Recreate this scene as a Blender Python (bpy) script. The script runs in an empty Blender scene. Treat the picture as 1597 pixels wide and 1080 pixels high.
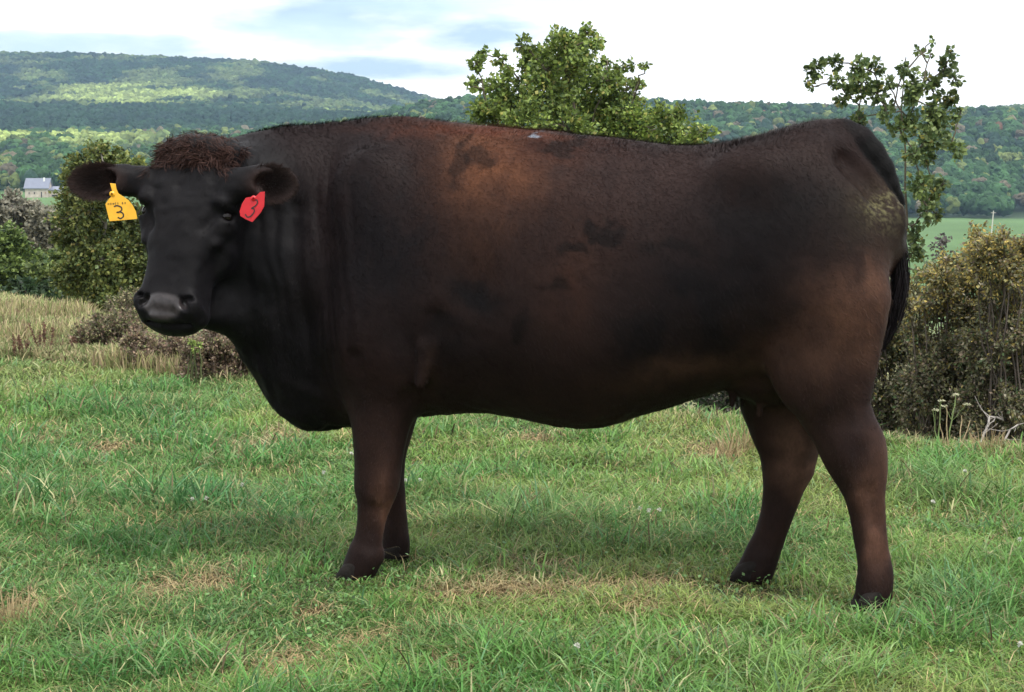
import bpy, math, os
import numpy as np
from math import radians, sin, cos, tan, atan, pi

# ------------------------------------------------------------------ camera, world, sun, exposure
F, CX, CY, HZ, CAMZ = 3000.0, 798.5, 540.0, 270.0, 1.23
PITCH = atan((CY - HZ) / F)
scene = bpy.context.scene
cam_d = bpy.data.cameras.new('camera'); cam = bpy.data.objects.new('camera', cam_d)
scene.collection.objects.link(cam); scene.camera = cam
cam_d.sensor_width = 36.0; cam_d.lens = 36.0 * F / 1597.0
cam_d.clip_start = 0.05; cam_d.clip_end = 20000
cam.location = (0, 0, CAMZ); cam.rotation_euler = (radians(90) - PITCH, 0, 0)

SUN_EL, SUN_AZ = radians(62), radians(150)      # azimuth clockwise from +Y: over the photographer's right shoulder
world = bpy.data.worlds.new('World'); scene.world = world; world.use_nodes = True
def build_world():
    nt = world.node_tree; nt.nodes.clear(); N = nt.nodes.new; L = nt.links.new
    out = N('ShaderNodeOutputWorld')
    sky = N('ShaderNodeTexSky'); sky.sky_type = 'NISHITA'; sky.sun_disc = False
    sky.sun_elevation = SUN_EL; sky.sun_rotation = SUN_AZ
    bg1 = N('ShaderNodeBackground'); bg1.inputs[1].default_value = 0.12; L(sky.outputs[0], bg1.inputs[0])
    tc = N('ShaderNodeTexCoord')
    sx = N('ShaderNodeSeparateXYZ'); L(tc.outputs['Generated'], sx.inputs[0])
    def M(op, a, b=None, c=None):
        m = N('ShaderNodeMath'); m.operation = op
        for i, v in enumerate((a, b, c)):
            if v is None: continue
            if isinstance(v, (int, float)): m.inputs[i].default_value = v
            else: L(v, m.inputs[i])
        return m.outputs[0]
    # fine wisps that fray the edges of every bank
    mpw = N('ShaderNodeMapping'); mpw.inputs['Scale'].default_value = (14, 14, 60); L(tc.outputs['Generated'], mpw.inputs[0])
    nw = N('ShaderNodeTexNoise'); nw.inputs['Scale'].default_value = 1.0; nw.inputs['Detail'].default_value = 7; nw.inputs['Roughness'].default_value = .55; L(mpw.outputs[0], nw.inputs['Vector'])
    wisp = M('MULTIPLY', M('SUBTRACT', nw.outputs[0], .5), 2.6)
    def banks(lst):
        acc = None
        for x, z, rx, rz in lst:
            dx = M('DIVIDE', M('SUBTRACT', sx.outputs[0], x), rx); dz = M('DIVIDE', M('SUBTRACT', sx.outputs[2], z), rz)
            d = M('SUBTRACT', 1.0, M('ADD', M('MULTIPLY', dx, dx), M('MULTIPLY', dz, dz))); acc = d if acc is None else M('MAXIMUM', acc, d)
        return M('ADD', acc, wisp)
    # (direction x, direction z, half sizes): openings of clear sky, then grey undersides
    clear = banks([(-.165, .092, .060, .010), (-.245, .064, .10, .008), (-.02, .088, .09, .013), (-.10, .072, .05, .01), (.5, .35, .3, .12), (-.6, .3, .3, .10)])
    grey = banks([(-.085, .078, .095, .017), (-.090, .052, .075, .009), (-.225, .063, .12, .009), (-.02, .072, .06, .012), (.12, .13, .2, .02), (-.3, .16, .2, .03)])
    r1 = N('ShaderNodeValToRGB'); r1.color_ramp.elements[0].position = 0.0; r1.color_ramp.elements[1].position = 0.8
    r1.color_ramp.elements[0].color = (1, 1, 1, 1); r1.color_ramp.elements[1].color = (.40, .40, .40, 1); L(clear, r1.inputs[0])
    r2 = N('ShaderNodeValToRGB'); e = r2.color_ramp.elements
    e[0].position = 0.0; e[0].color = (1.0, 1.0, 1.0, 1); e[1].position = 0.95; e[1].color = (0.35, 0.45, 0.52, 1)
    L(grey, r2.inputs[0])
    bg2 = N('ShaderNodeBackground'); bg2.inputs[1].default_value = 1.12; L(r2.outputs[0], bg2.inputs[0])
    mx = N('ShaderNodeMixShader'); L(r1.outputs[0], mx.inputs[0]); L(bg1.outputs[0], mx.inputs[1]); L(bg2.outputs[0], mx.inputs[2])
    L(mx.outputs[0], out.inputs[0])
build_world()
sd = bpy.data.lights.new('sun', 'SUN'); sd.energy = 2.2; sd.angle = radians(9); sd.color = (1.0, 0.96, 0.90)
sun = bpy.data.objects.new('sun', sd); scene.collection.objects.link(sun)
_d = np.array([sin(SUN_AZ) * cos(SUN_EL), cos(SUN_AZ) * cos(SUN_EL), sin(SUN_EL)])   # direction towards the sun
from mathutils import Vector
sun.rotation_euler = Vector(_d).to_track_quat('Z', 'Y').to_euler()
sun.location = (0, 0, 30)
scene.view_settings.view_transform = 'Standard'; scene.view_settings.look = 'None'
scene.view_settings.exposure = 0.72; scene.view_settings.gamma = 1.0
scene.cycles.use_denoising = True
scene.cycles.max_bounces = 8; scene.cycles.transparent_max_bounces = 8
scene.cycles.volume_bounces = 0

# ------------------------------------------------------------------ helpers
rng = np.random.default_rng(11)
_cp, _sp = cos(PITCH), sin(PITCH)
def ray(px, py):
    x = (np.asarray(px, float) - CX) / F; y = -(np.asarray(py, float) - CY) / F
    return np.stack([x, y * _sp + _cp + 0 * x, y * _cp - _sp + 0 * x], -1)
def at(px, py, Y):
    """where the line of sight through a photo pixel meets the vertical plane at distance Y"""
    d = ray(px, py); return np.array([0, 0, CAMZ]) + d * (Y / d[..., 1])[..., None]
def project(P):
    q = np.asarray(P) - np.array([0, 0, CAMZ])
    dep = q[..., 1] * _cp - q[..., 2] * _sp; up = q[..., 1] * _sp + q[..., 2] * _cp
    return CX + F * q[..., 0] / dep, CY - F * up / dep

def _h(ix, iy, iz, s):
    h = (ix.astype(np.uint32) * np.uint32(73856093)) ^ (iy.astype(np.uint32) * np.uint32(19349663)) ^ (iz.astype(np.uint32) * np.uint32(83492791)) ^ np.uint32((s * 2654435761) & 0xffffffff)
    h = (h ^ (h >> np.uint32(13))) * np.uint32(1274126177); h = h ^ (h >> np.uint32(16))
    return (h & np.uint32(0xffff)).astype(np.float32) / 65535.0
def vn(x, y, z, s=0):
    """value noise 0..1"""
    x, y, z = np.broadcast_arrays(x, y, z)
    ix, iy, iz = [np.floor(a).astype(np.int64) for a in (x, y, z)]
    fx, fy, fz = [(a - i).astype(np.float32) for a, i in ((x, ix), (y, iy), (z, iz))]
    fx, fy, fz = [f * f * (3 - 2 * f) for f in (fx, fy, fz)]
    r = 0
    for dx in (0, 1):
        for dy in (0, 1):
            for dz in (0, 1):
                r = r + _h(ix + dx, iy + dy, iz + dz, s) * (fx if dx else 1 - fx) * (fy if dy else 1 - fy) * (fz if dz else 1 - fz)
    return r
def fbm(x, y, z=0.0, s=0, o=3):
    r, a, t = 0, 1.0, 0
    for k in range(o):
        r = r + a * vn(x * 2 ** k, y * 2 ** k, np.asarray(z) * 2 ** k + 0.0, s + k); t += a; a *= 0.5
    return r / t
def sst(a, b, x):
    t = np.clip((x - a) / (b - a), 0, 1); return t * t * (3 - 2 * t)
def crv(xs, ys, x):
    """smooth curve through points (cubic Hermite, limited slopes)"""
    xs = np.asarray(xs, float); ys = np.asarray(ys, float)
    d = np.diff(ys) / np.diff(xs); m = np.empty_like(ys); m[0] = d[0]; m[-1] = d[-1]
    w0, w1 = np.diff(xs)[:-1], np.diff(xs)[1:]
    m[1:-1] = (d[:-1] * w1 + d[1:] * w0) / (w0 + w1)
    s0 = np.sign(d[:-1]) * np.sign(d[1:]) < 0
    m[1:-1][s0] *= 0.4
    x = np.clip(x, xs[0], xs[-1]); i = np.clip(np.searchsorted(xs, x) - 1, 0, len(xs) - 2)
    h = xs[i + 1] - xs[i]; t = (x - xs[i]) / h
    return ((2 * t ** 3 - 3 * t ** 2 + 1) * ys[i] + (t ** 3 - 2 * t ** 2 + t) * h * m[i]
            + (-2 * t ** 3 + 3 * t ** 2) * ys[i + 1] + (t ** 3 - t ** 2) * h * m[i + 1])
def norm(v): return v / np.maximum(np.linalg.norm(v, axis=-1, keepdims=True), 1e-9)

def tag(o, label=None, cat=None, group=None, kind=None):
    if label: o['label'] = label
    if cat: o['category'] = cat
    if group: o['group'] = group
    if kind: o['kind'] = kind
    return o
def mk(name, V, faces, mat, col=None, parent=None, smooth=False):
    """one mesh object; faces = (M,k) array or list of such arrays; col = (N,3) vertex colours"""
    if isinstance(faces, np.ndarray): faces = [faces]
    faces = [np.asarray(f, np.int32) for f in faces if len(f)]
    me = bpy.data.meshes.new(name); V = np.asarray(V, np.float32)
    me.vertices.add(len(V)); me.vertices.foreach_set('co', V.ravel())
    lv = np.concatenate([f.ravel() for f in faces]); tot = np.concatenate([np.full(len(f), f.shape[1], np.int32) for f in faces])
    st = np.concatenate([[0], np.cumsum(tot)[:-1]]).astype(np.int32)
    me.loops.add(len(lv)); me.loops.foreach_set('vertex_index', lv)
    me.polygons.add(len(tot)); me.polygons.foreach_set('loop_start', st); me.polygons.foreach_set('loop_total', tot)
    me.polygons.foreach_set('use_smooth', np.full(len(tot), bool(smooth)))
    me.update(calc_edges=True)
    if col is not None:
        a = me.color_attributes.new('Col', 'FLOAT_COLOR', 'POINT')
        c = np.ones((len(V), 4), np.float32); c[:, :3] = col; a.data.foreach_set('color', c.ravel())
    if mat: me.materials.append(mat)
    o = bpy.data.objects.new(name, me); scene.collection.objects.link(o)
    if parent: o.parent = parent
    return o
def empty(name, loc):
    o = bpy.data.objects.new(name, None); scene.collection.objects.link(o); o.location = loc; o.empty_display_size = 0.2
    return o
def put(o, root):
    """child keeps its world-coordinate mesh under a root that stands elsewhere"""
    o.parent = root; o.location = -root.location; return o
class Acc:
    """collects pieces of ONE mesh"""
    def __init__(s): s.v = []; s.t = []; s.q = []; s.c = []; s.n = 0
    def add(s, V, T=None, Q=None, C=None):
        if T is not None and len(T): s.t.append(np.asarray(T, np.int64) + s.n)
        if Q is not None and len(Q): s.q.append(np.asarray(Q, np.int64) + s.n)
        V = np.asarray(V, np.float32).reshape(-1, 3); s.v.append(V)
        if C is not None: s.c.append(np.broadcast_to(np.asarray(C, np.float32), V.shape))
        s.n += len(V)
    def tube(s, P, R, k=6, C=None):
        P = np.asarray(P, float); R = np.asarray(R, float)
        T = norm(np.gradient(P, axis=0)); ref = np.array([0.31, 0.17, 0.93]) if abs(T[0, 2]) < 0.8 else np.array([1.0, 0.1, 0])
        A = norm(np.cross(T, ref)); B = np.cross(T, A); th = np.arange(k) / k * 2 * pi
        V = P[:, None] + R[:, None, None] * (A[:, None] * np.cos(th)[None, :, None] + B[:, None] * np.sin(th)[None, :, None])
        n = len(P); i = np.arange(n - 1)[:, None] * k; j = np.arange(k)[None]; j2 = (j + 1) % k
        Q = np.stack([i + j, i + j2, i + k + j2, i + k + j], -1).reshape(-1, 4)
        s.add(V.reshape(-1, 3), Q=Q, C=C)
    def box(s, lo, hi, C=None, M=None):
        x0, y0, z0 = lo; x1, y1, z1 = hi
        V = np.array([[x0, y0, z0], [x1, y0, z0], [x1, y1, z0], [x0, y1, z0], [x0, y0, z1], [x1, y0, z1], [x1, y1, z1], [x0, y1, z1]], float)
        if M is not None: V = M(V)
        s.add(V, Q=[[0, 3, 2, 1], [4, 5, 6, 7], [0, 1, 5, 4], [1, 2, 6, 5], [2, 3, 7, 6], [3, 0, 4, 7]], C=C)
    def build(s, name, mat, parent=None, smooth=False):
        fs = ([np.concatenate(s.t)] if s.t else []) + ([np.concatenate(s.q)] if s.q else [])
        return mk(name, np.concatenate(s.v), fs, mat, np.concatenate(s.c) if s.c else None, parent, smooth)

def mat_basic(name, rough=0.6, col=None, attr=False, bump=0, bscale=40, spec=0.5, vary=0.0, vscale=5, transl=0, sheen=0, metal=0, obj=True):
    m = bpy.data.materials.new(name); m.use_nodes = True; nt = m.node_tree; N = nt.nodes.new; L = nt.links.new
    b = nt.nodes['Principled BSDF']; out = nt.nodes['Material Output']
    b.inputs['Roughness'].default_value = rough; b.inputs['Specular IOR Level'].default_value = spec; b.inputs['Metallic'].default_value = metal
    tc = N('ShaderNodeTexCoord')
    if attr:
        a = N('ShaderNodeAttribute'); a.attribute_name = 'Col'; src = a.outputs['Color']
    else:
        a = N('ShaderNodeRGB'); a.outputs[0].default_value = (*col, 1); src = a.outputs[0]
    if vary:
        n = N('ShaderNodeTexNoise'); n.inputs['Scale'].default_value = vscale; n.inputs['Detail'].default_value = 6; L(tc.outputs['Object'], n.inputs['Vector'])
        r = N('ShaderNodeMapRange'); r.inputs[1].default_value = 0.25; r.inputs[2].default_value = 0.75; r.inputs[3].default_value = 1 - vary; r.inputs[4].default_value = 1 + vary
        L(n.outputs[0], r.inputs[0])
        mm = N('ShaderNodeVectorMath'); mm.operation = 'SCALE'; L(src, mm.inputs[0]); L(r.outputs[0], mm.inputs['Scale']); src = mm.outputs[0]
    L(src, b.inputs['Base Color'])
    if sheen:
        b.inputs['Sheen Weight'].default_value = sheen; b.inputs['Sheen Roughness'].default_value = 0.45
    if bump:
        n = N('ShaderNodeTexNoise'); n.inputs['Scale'].default_value = bscale; n.inputs['Detail'].default_value = 5; L(tc.outputs['Object'], n.inputs['Vector'])
        bp = N('ShaderNodeBump'); bp.inputs['Strength'].default_value = bump; bp.inputs['Distance'].default_value = 0.01; L(n.outputs[0], bp.inputs['Height']); L(bp.outputs[0], b.inputs['Normal'])
    if transl:
        t = N('ShaderNodeBsdfTranslucent'); L(src, t.inputs[0]); mx = N('ShaderNodeMixShader'); mx.inputs[0].default_value = transl
        L(b.outputs[0], mx.inputs[1]); L(t.outputs[0], mx.inputs[2]); L(mx.outputs[0], out.inputs[0])
    return m
# ------------------------------------------------------------------ the lie of the land
TC = (np.array([-400,0,200,400,550,650,750,1000,1300,1597,2000]) - CX) / F
TAB = {120:[600]*11, 300:[480]*11,
 600:[350,350,350,350,355,360,368,374,376,376,376], 850:[308,308,306,306,310,320,335,342,345,345,345],
 1000:[285,287,285,285,290,300,318,328,335,335,333], 1150:[262,262,262,262,258,255,255,270,280,285,285],
 1300:[238,238,238,235,225,212,210,222,232,236,236], 1500:[240,240,238,235,215,186,176,181,190,196,196],
 1750:[214,214,212,210,205,200,195,190,195,202,202], 2000:[181,181,184,188,195,205,205,200,200,203,205],
 2350:[179,178,176,180,192,205,215,210,205,186,186], 2700:[150,147,146,152,172,188,215,215,215,178,178],
 3200:[97,94,99,109,130,158,190,215,215,215,215], 4600:[150,150,150,150,170,190,215,230,230,230,230]}
DN = np.array(sorted(TAB)); ZT = np.array([CAMZ - (np.array(TAB[d], float) - HZ) / F * d for d in DN])
def yedge(t): return np.interp(t, [-.45,-.266,-.225,-.2,-.133,0,.1,.2,.266,.45], [21,18.6,16.8,14.4,12.4,10.6,9.6,8.75,8.35,7.8])
def ground_z(X, Y):
    X = np.asarray(X, float); Y = np.asarray(Y, float); r = np.hypot(X, Y); D = np.maximum(Y, .36 * r); t = np.clip(X / np.maximum(D, .1), -.6, .6)
    ye = yedge(t); near = -11.5 * (1 - np.exp(-np.maximum(D - ye, 0) ** 1.15 / 55))
    d = np.clip(D, 120, 4599); i = np.clip(np.searchsorted(DN, d) - 1, 0, len(DN) - 2); f = (np.log(d) - np.log(DN[i])) / (np.log(DN[i + 1]) - np.log(DN[i]))
    tt = np.clip(t, TC[0], TC[-1]); j = np.clip(np.searchsorted(TC, tt) - 1, 0, len(TC) - 2); g = (tt - TC[j]) / (TC[j + 1] - TC[j])
    za = ZT[i, j] * (1 - g) + ZT[i, j + 1] * g; zb = ZT[i + 1, j] * (1 - g) + ZT[i + 1, j + 1] * g; far = za * (1 - f) + zb * f
    far = far + np.clip((D - 200) / 400, 0, 1) * 3.0 * (fbm(X / 90.0, Y / 90.0, 0, 5, 3) - .5) * np.clip(D / 1000, .3, 2.0)
    w = sst(100, 170, D); z = near * (1 - w) + far * w
    z = z + .035 * (fbm(X * .9, Y * .9, 0, 2, 3) - .5) * np.clip(D / 3, 0, 1)
    return z + np.clip(.002 * np.maximum(D - 30, 0), 0, .8) * (fbm(X * .1, Y * .1, 0, 4, 2) - .5)
def gpt(px, py):
    """point of the near meadow seen at a photo pixel"""
    d = ray(px, py); s = -CAMZ / d[..., 2]; P = np.array([0, 0, CAMZ]) + d * s[..., None]; return P
def build_ground():
    ph = np.unique(np.concatenate([np.linspace(-pi, -.6, 40), np.linspace(-.6, .6, 260), np.linspace(.6, pi, 40)]))
    r = np.exp(np.linspace(np.log(.25), np.log(4800), 330)); n, m = len(r), len(ph)
    R, P = np.meshgrid(r, ph, indexing='ij'); X, Y = R * np.sin(P), R * np.cos(P); Z = ground_z(X, Y)
    D = np.maximum(Y, .36 * R); T = X / np.maximum(D, .1)
    n1 = fbm(X * .5, Y * .5, 0, 12, 3)[..., None]; soil = np.array([.034, .038, .018]) * (.6 + .8 * n1)
    n2 = fbm(X / 25., Y / 60., 0, 13, 3)[..., None]; field = np.array([.085, .150, .055]) * (.75 + .5 * n2)
    dry = np.array([.17, .17, .085]) * (.6 + .8 * n1); floor = np.array([.035, .055, .03])
    C = soil; w = sst(0, 3, D - yedge(T))[..., None]; C = C * (1 - w) + dry * w
    w = sst(150, 300, D)[..., None]; C = C * (1 - w) + field * w
    w = sst(925, 965, D)[..., None]; C = C * (1 - w) + floor * w
    V = np.concatenate([np.stack([X, Y, Z], -1).reshape(-1, 3), [[0, 0, 0]]]); C = np.concatenate([C.reshape(-1, 3), [[.05, .06, .026]]])
    i = np.arange(n - 1)[:, None] * m; j = np.arange(m - 1)[None]; Q = np.stack([i + j, i + j + 1, i + m + j + 1, i + m + j], -1).reshape(-1, 4)
    j = np.arange(m - 1); tri = np.stack([np.full(m - 1, n * m), j + 1, j], 1)
    g = mk('ground', V, [tri, Q], mat_basic('earth', .95, attr=True, spec=.1, vary=.35, vscale=3, bump=.6, bscale=12), C, smooth=True); tag(g, kind='structure')
build_ground()

M_LEAF = mat_basic('leaves', .5, attr=True, spec=.3, transl=.32)
M_FARLEAF = mat_basic('far_leaves', .8, attr=True, spec=.1, transl=.15)
M_BARK = mat_basic('bark', .9, attr=True, spec=.15, bump=.5, bscale=30, vary=.3, vscale=9)
M_GRASS = mat_basic('grass_blades', .55, attr=True, spec=.12, transl=.36)

# ---- the far woods
def ico(n):
    g = (1 + 5 ** .5) / 2; V = np.array([[-1,g,0],[1,g,0],[-1,-g,0],[1,-g,0],[0,-1,g],[0,1,g],[0,-1,-g],[0,1,-g],[g,0,-1],[g,0,1],[-g,0,-1],[-g,0,1]], float)
    T = np.array([[0,11,5],[0,5,1],[0,1,7],[0,7,10],[0,10,11],[1,5,9],[5,11,4],[11,10,2],[10,7,6],[7,1,8],[3,9,4],[3,4,2],[3,2,6],[3,6,8],[3,8,9],[4,9,5],[2,4,11],[6,2,10],[8,6,7],[9,8,1]])
    V = norm(V)
    for _ in range(n):
        mid = {}; V = list(V); NT = []
        def mp(a, b):
            k = (min(a, b), max(a, b))
            if k not in mid: mid[k] = len(V); V.append(norm((V[a] + V[b]) / 2))
            return mid[k]
        for a, b, c in T: x, y, z = mp(a, b), mp(b, c), mp(c, a); NT += [[a, x, z], [b, y, x], [c, z, y], [x, y, z]]
        V = np.array(V); T = np.array(NT)
    return V, T
IV1, IT1 = ico(1); IV0, IT0 = ico(0)
def blobs(C, R, H, col, IV, IT, jit):
    """many lumpy crowns at once: centres, radii, half heights, colours"""
    n, k = len(C), len(IV)
    V = IV[None] * (1 + jit * rng.normal(size=(n, k, 1))) * np.stack([R, R, H], -1)[:, None] + C[:, None]
    col = col[:, None] * (1 + .22 * rng.normal(size=(n, k, 1)))
    return V.reshape(-1, 3), (IT[None] + (np.arange(n) * k)[:, None, None]).reshape(-1, 3), np.clip(col, .005, 1).reshape(-1, 3)
def forest():
    P = []
    D = 905.0
    while D < 3330:
        sp = 8.2 if D < 1700 else 8.8; n = int(.92 * D / sp); x = (np.arange(n) - n / 2 + rng.uniform(-.5, .5, n)) * sp; y = D + rng.uniform(-.5, .5, n) * sp
        P.append(np.stack([x, y], 1)); D += sp
    P = np.concatenate(P); X, Y = P.T; t = X / Y
    front = np.where(t < -.1, 858, 930) + 14 * (fbm(t * 40, 0 * t, 0, 6, 2) - .5)
    k = (Y > front) & ~((t > .258) & (Y < 1010)) & ~((np.abs(X - at(68, 290, 835)[0]) < 16) & (Y < 880)); X, Y, t = X[k], Y[k], t[k]
    Z = ground_z(X, Y); h = rng.uniform(9.5, 15, len(X)) * np.where(Y > 1700, 1.0, 1.0); R = h * rng.uniform(.30, .46, len(X))
    top = HZ - (Z + h - CAMZ) / Y * F
    o = np.argsort(Y); b = np.clip(((t + .48) / .96 * 480).astype(int), 0, 479); runs = np.full(480, 1e9); keep = np.zeros(len(X), bool)
    for i in o:
        if top[i] < runs[b[i]] + 7: keep[i] = True
        runs[b[i]] = min(runs[b[i]], top[i] + 3)
    X, Y, Z, h, R, t = [a[keep] for a in (X, Y, Z, h, R, t)]; n = len(X); px = t * F + CX
    u = rng.random(n); z1 = fbm(X / 55., Y / 90., 0, 44, 3)
    col = np.array([.033, .074, .027]) * (.55 + 1.0 * u[:, None]) * (.75 + .5 * z1[:, None])
    con = (fbm(X / 45., Y / 70., 0, 45, 2) > .60) & (rng.random(n) < .8); col[con] = np.array([.022, .048, .030]) * (.7 + .6 * u[con, None])
    v = rng.random(n); yl = (v < .10) & (Y < 1650); col[yl] = np.array([.13, .165, .050]) * (.7 + .5 * u[yl, None])
    gy = (v > .955) & (Y < 1650); col[gy] = np.array([.12, .105, .070]) * (.7 + .5 * u[gy, None])
    rd = (v > .998) & (px > 1100); col[rd] = np.array([.14, .075, .045])
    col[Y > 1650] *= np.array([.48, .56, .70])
    # sunlit bands on the far slopes, painted into the tree colours as paler green
    def sunlit(w):
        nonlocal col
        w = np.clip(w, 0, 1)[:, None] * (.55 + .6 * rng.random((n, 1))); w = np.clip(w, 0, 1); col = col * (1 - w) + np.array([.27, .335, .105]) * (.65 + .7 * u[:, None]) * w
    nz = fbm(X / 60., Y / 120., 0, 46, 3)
    sunlit(sst(.0, 1, (1 - ((px - 60) / 190) ** 2)) * sst(1170, 1260, Y) * (Y < 1420) * sst(.25, .45, nz) * 1.5)
    sunlit(.5 * (px < 620) * (Y > 1080) * (Y < 1420) * sst(.45, .6, nz))
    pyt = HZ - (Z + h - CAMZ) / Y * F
    sunlit(sst(0, .6, (1 - ((px - 205) / 165) ** 2 - ((pyt - (146 + .00 * px)) / 19) ** 2)) * (Y > 2050) * sst(.25, .42, nz) * 1.0)
    sunlit(.35 * sst(.5, .65, nz) * (Y > 2000))
    dk = (Y > 1650) & (Y < 2060) & (px < 600); col[dk] = col[dk] * .6 + np.array([.02, .045, .03]) * .4
    A = Acc()
    nearm = Y < 1330; midm = (Y >= 1330) & (Y < 1800); far = Y >= 1800
    for m, nl in ((nearm, 6), (midm, 3)):
        I = np.nonzero(m)[0]; C = np.stack([X, Y, Z + h * np.where(Y < 1010, .46, .62)], 1)[I]; conm = con[I]
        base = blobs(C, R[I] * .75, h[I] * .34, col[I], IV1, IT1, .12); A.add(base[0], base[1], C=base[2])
        for k in range(nl):
            th = rng.uniform(0, 2 * pi, len(I)); ph = rng.uniform(-.3, 1.2, len(I)); d = np.stack([np.cos(th) * np.cos(ph), np.sin(th) * np.cos(ph), np.sin(ph)], 1)
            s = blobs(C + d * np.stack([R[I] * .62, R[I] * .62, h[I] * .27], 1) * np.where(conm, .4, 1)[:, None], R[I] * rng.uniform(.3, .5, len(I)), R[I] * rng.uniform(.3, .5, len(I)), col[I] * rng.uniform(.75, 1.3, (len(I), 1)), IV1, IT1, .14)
            A.add(s[0], s[1], C=s[2])
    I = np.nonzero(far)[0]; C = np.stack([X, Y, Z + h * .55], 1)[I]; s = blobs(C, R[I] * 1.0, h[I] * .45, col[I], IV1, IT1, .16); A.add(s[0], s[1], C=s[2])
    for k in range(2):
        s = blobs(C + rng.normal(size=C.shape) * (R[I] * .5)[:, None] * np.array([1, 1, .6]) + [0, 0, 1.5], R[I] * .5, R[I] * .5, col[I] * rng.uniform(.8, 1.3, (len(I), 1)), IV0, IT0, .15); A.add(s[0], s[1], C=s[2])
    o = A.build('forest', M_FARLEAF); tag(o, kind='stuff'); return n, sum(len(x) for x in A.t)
FOREST_N = forest()

# ---- leafy plants
def leaves(A, P, out, size, col, asp=.42, flat=.5):
    n = len(P); D = norm(out + rng.normal(size=(n, 3)) * .7 + [0, 0, -.15]); up = norm(rng.normal(size=(n, 3)) * (1 - flat) + np.array([0, 0, flat]) + .25 * out)
    S = norm(np.cross(D, up)); U = np.cross(S, D); s = size[:, None]; bend = U * s * rng.uniform(-.12, .2, (n, 1))
    V = np.stack([P, P + D * s * .45 + S * s * asp + bend, P + D * s, P + D * s * .45 - S * s * asp + bend], 1).reshape(-1, 3)
    b = (np.arange(n) * 4)[:, None]; A.add(V, np.concatenate([b + [[0, 1, 2]], b + [[0, 2, 3]]]), C=np.repeat(col, 4, 0))
def palette(n, cols, w, jit=.25):
    c = np.array(cols)[rng.choice(len(cols), n, p=np.array(w) / sum(w))]; return np.clip(c * (1 + jit * rng.normal(size=(n, 1))), .004, 1)
def limb(A, a, b, ra, rb, col, wob=.08, k=5, seg=5, sag=0.0):
    a = np.array(a, float); b = np.array(b, float); t = np.linspace(0, 1, seg + 1)[:, None]; L = np.linalg.norm(b - a); P = a + (b - a) * t
    P[1:-1] += rng.normal(size=(seg - 1, 3)) * wob * L / seg * 1.3; P += np.array([0, 0, 1]) * (sag * L * (t - t * t) * 2)
    A.tube(P, ra + (rb - ra) * t[:, 0] ** .8, k, col); return P
def tree(name, label, cat, base, clumps, Y, leaf, cols, w, dens=.2, trunk=.09, bark=(.10, .085, .065), dy=.35, fork=.35, group=None, leaf_parts='crown', rs=1.0, twig=.006, flat=.5, asp=.42, stems=1, barkname='trunk'):
    px_m = F / Y; base = np.array([base[0], base[1], ground_z(base[0], base[1]) - .05]); root = empty(name, base); tag(root, label, cat, group)
    cl = np.array([c[:3] for c in clumps], float); C = at(cl[:, 0], cl[:, 1], Y); R = rs * cl[:, 2] / px_m; spread = np.ptp(C[:, 0]) * dy
    C[:, 1] += rng.uniform(-1, 1, len(C)) * spread * np.clip(1 - np.abs(C[:, 0] - C[:, 0].mean()) / (np.ptp(C[:, 0]) + 1e-6), .25, 1)
    S = Acc(); L = Acc(); bark = np.array(bark)
    ctr = C.mean(0); top = np.array([base[0] * .35 + ctr[0] * .65, base[1], base[2] + (C[:, 2].min() - base[2]) * fork + .2])
    tops = []
    for s in range(stems):
        off = np.array([rng.normal() * .25, rng.normal() * .2, 0]) * (stems > 1)
        tp_ = top + off * 3; tops.append(limb(S, base + off * .4, tp_, trunk, trunk * .72, bark, .05, 8, 6))
    TP = [p[-1] for p in tops]
    lead = [limb(S, tp_, np.array([ctr[0], ctr[1], C[:, 2].max() * .8 + ctr[2] * .2]) + (0 if stems == 1 else rng.normal(size=3) * np.ptp(C[:, 0]) * .2), trunk * .7, trunk * .15, bark, .1, 7, 9) for tp_ in TP]
    LP = np.concatenate(lead)
    for c, r in sorted(zip(C, R), key=lambda a: np.linalg.norm(LP - a[0], axis=1).min()):
        lower = LP[LP[:, 2] < c[2] + .1]; cand = lower if len(lower) else LP[:2]
        st = cand[(np.linalg.norm((cand - c) * [1, 1, .6], axis=1)).argmin()]
        pl = limb(S, st, c, max(trunk * .12, twig * 2.2), twig * 1.4, bark, .10, 5, 5, .05); LP = np.concatenate([LP, pl[2:]])
        nt = int(5 + r * px_m * .25); nl = max(6, int(dens * (r * px_m) ** 2)); E = c + norm(rng.normal(size=(nt, 3))) * (r * rng.uniform(.55, 1.05, nt))[:, None]
        for e in E: limb(S, c + (e - c) * .05, e, twig * 1.2, twig * .4, bark * .9, .12, 3, 3)
        i = rng.integers(0, nt, nl); s = rng.uniform(.25, 1.05, nl) ** .8; P = c + (E[i] - c) * s[:, None] + rng.normal(size=(nl, 3)) * r * .16
        sh = .75 + .5 * rng.random()
        leaves(L, P, norm(P - c), leaf * rng.uniform(.6, 1.25, nl), palette(nl, cols, w) * sh, asp, flat)
    put(S.build(barkname, M_BARK, smooth=True), root); put(L.build(leaf_parts, M_LEAF), root); return root
GREENS = [(.20, .27, .062), (.13, .185, .048), (.065, .11, .034), (.31, .30, .09)]
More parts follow.
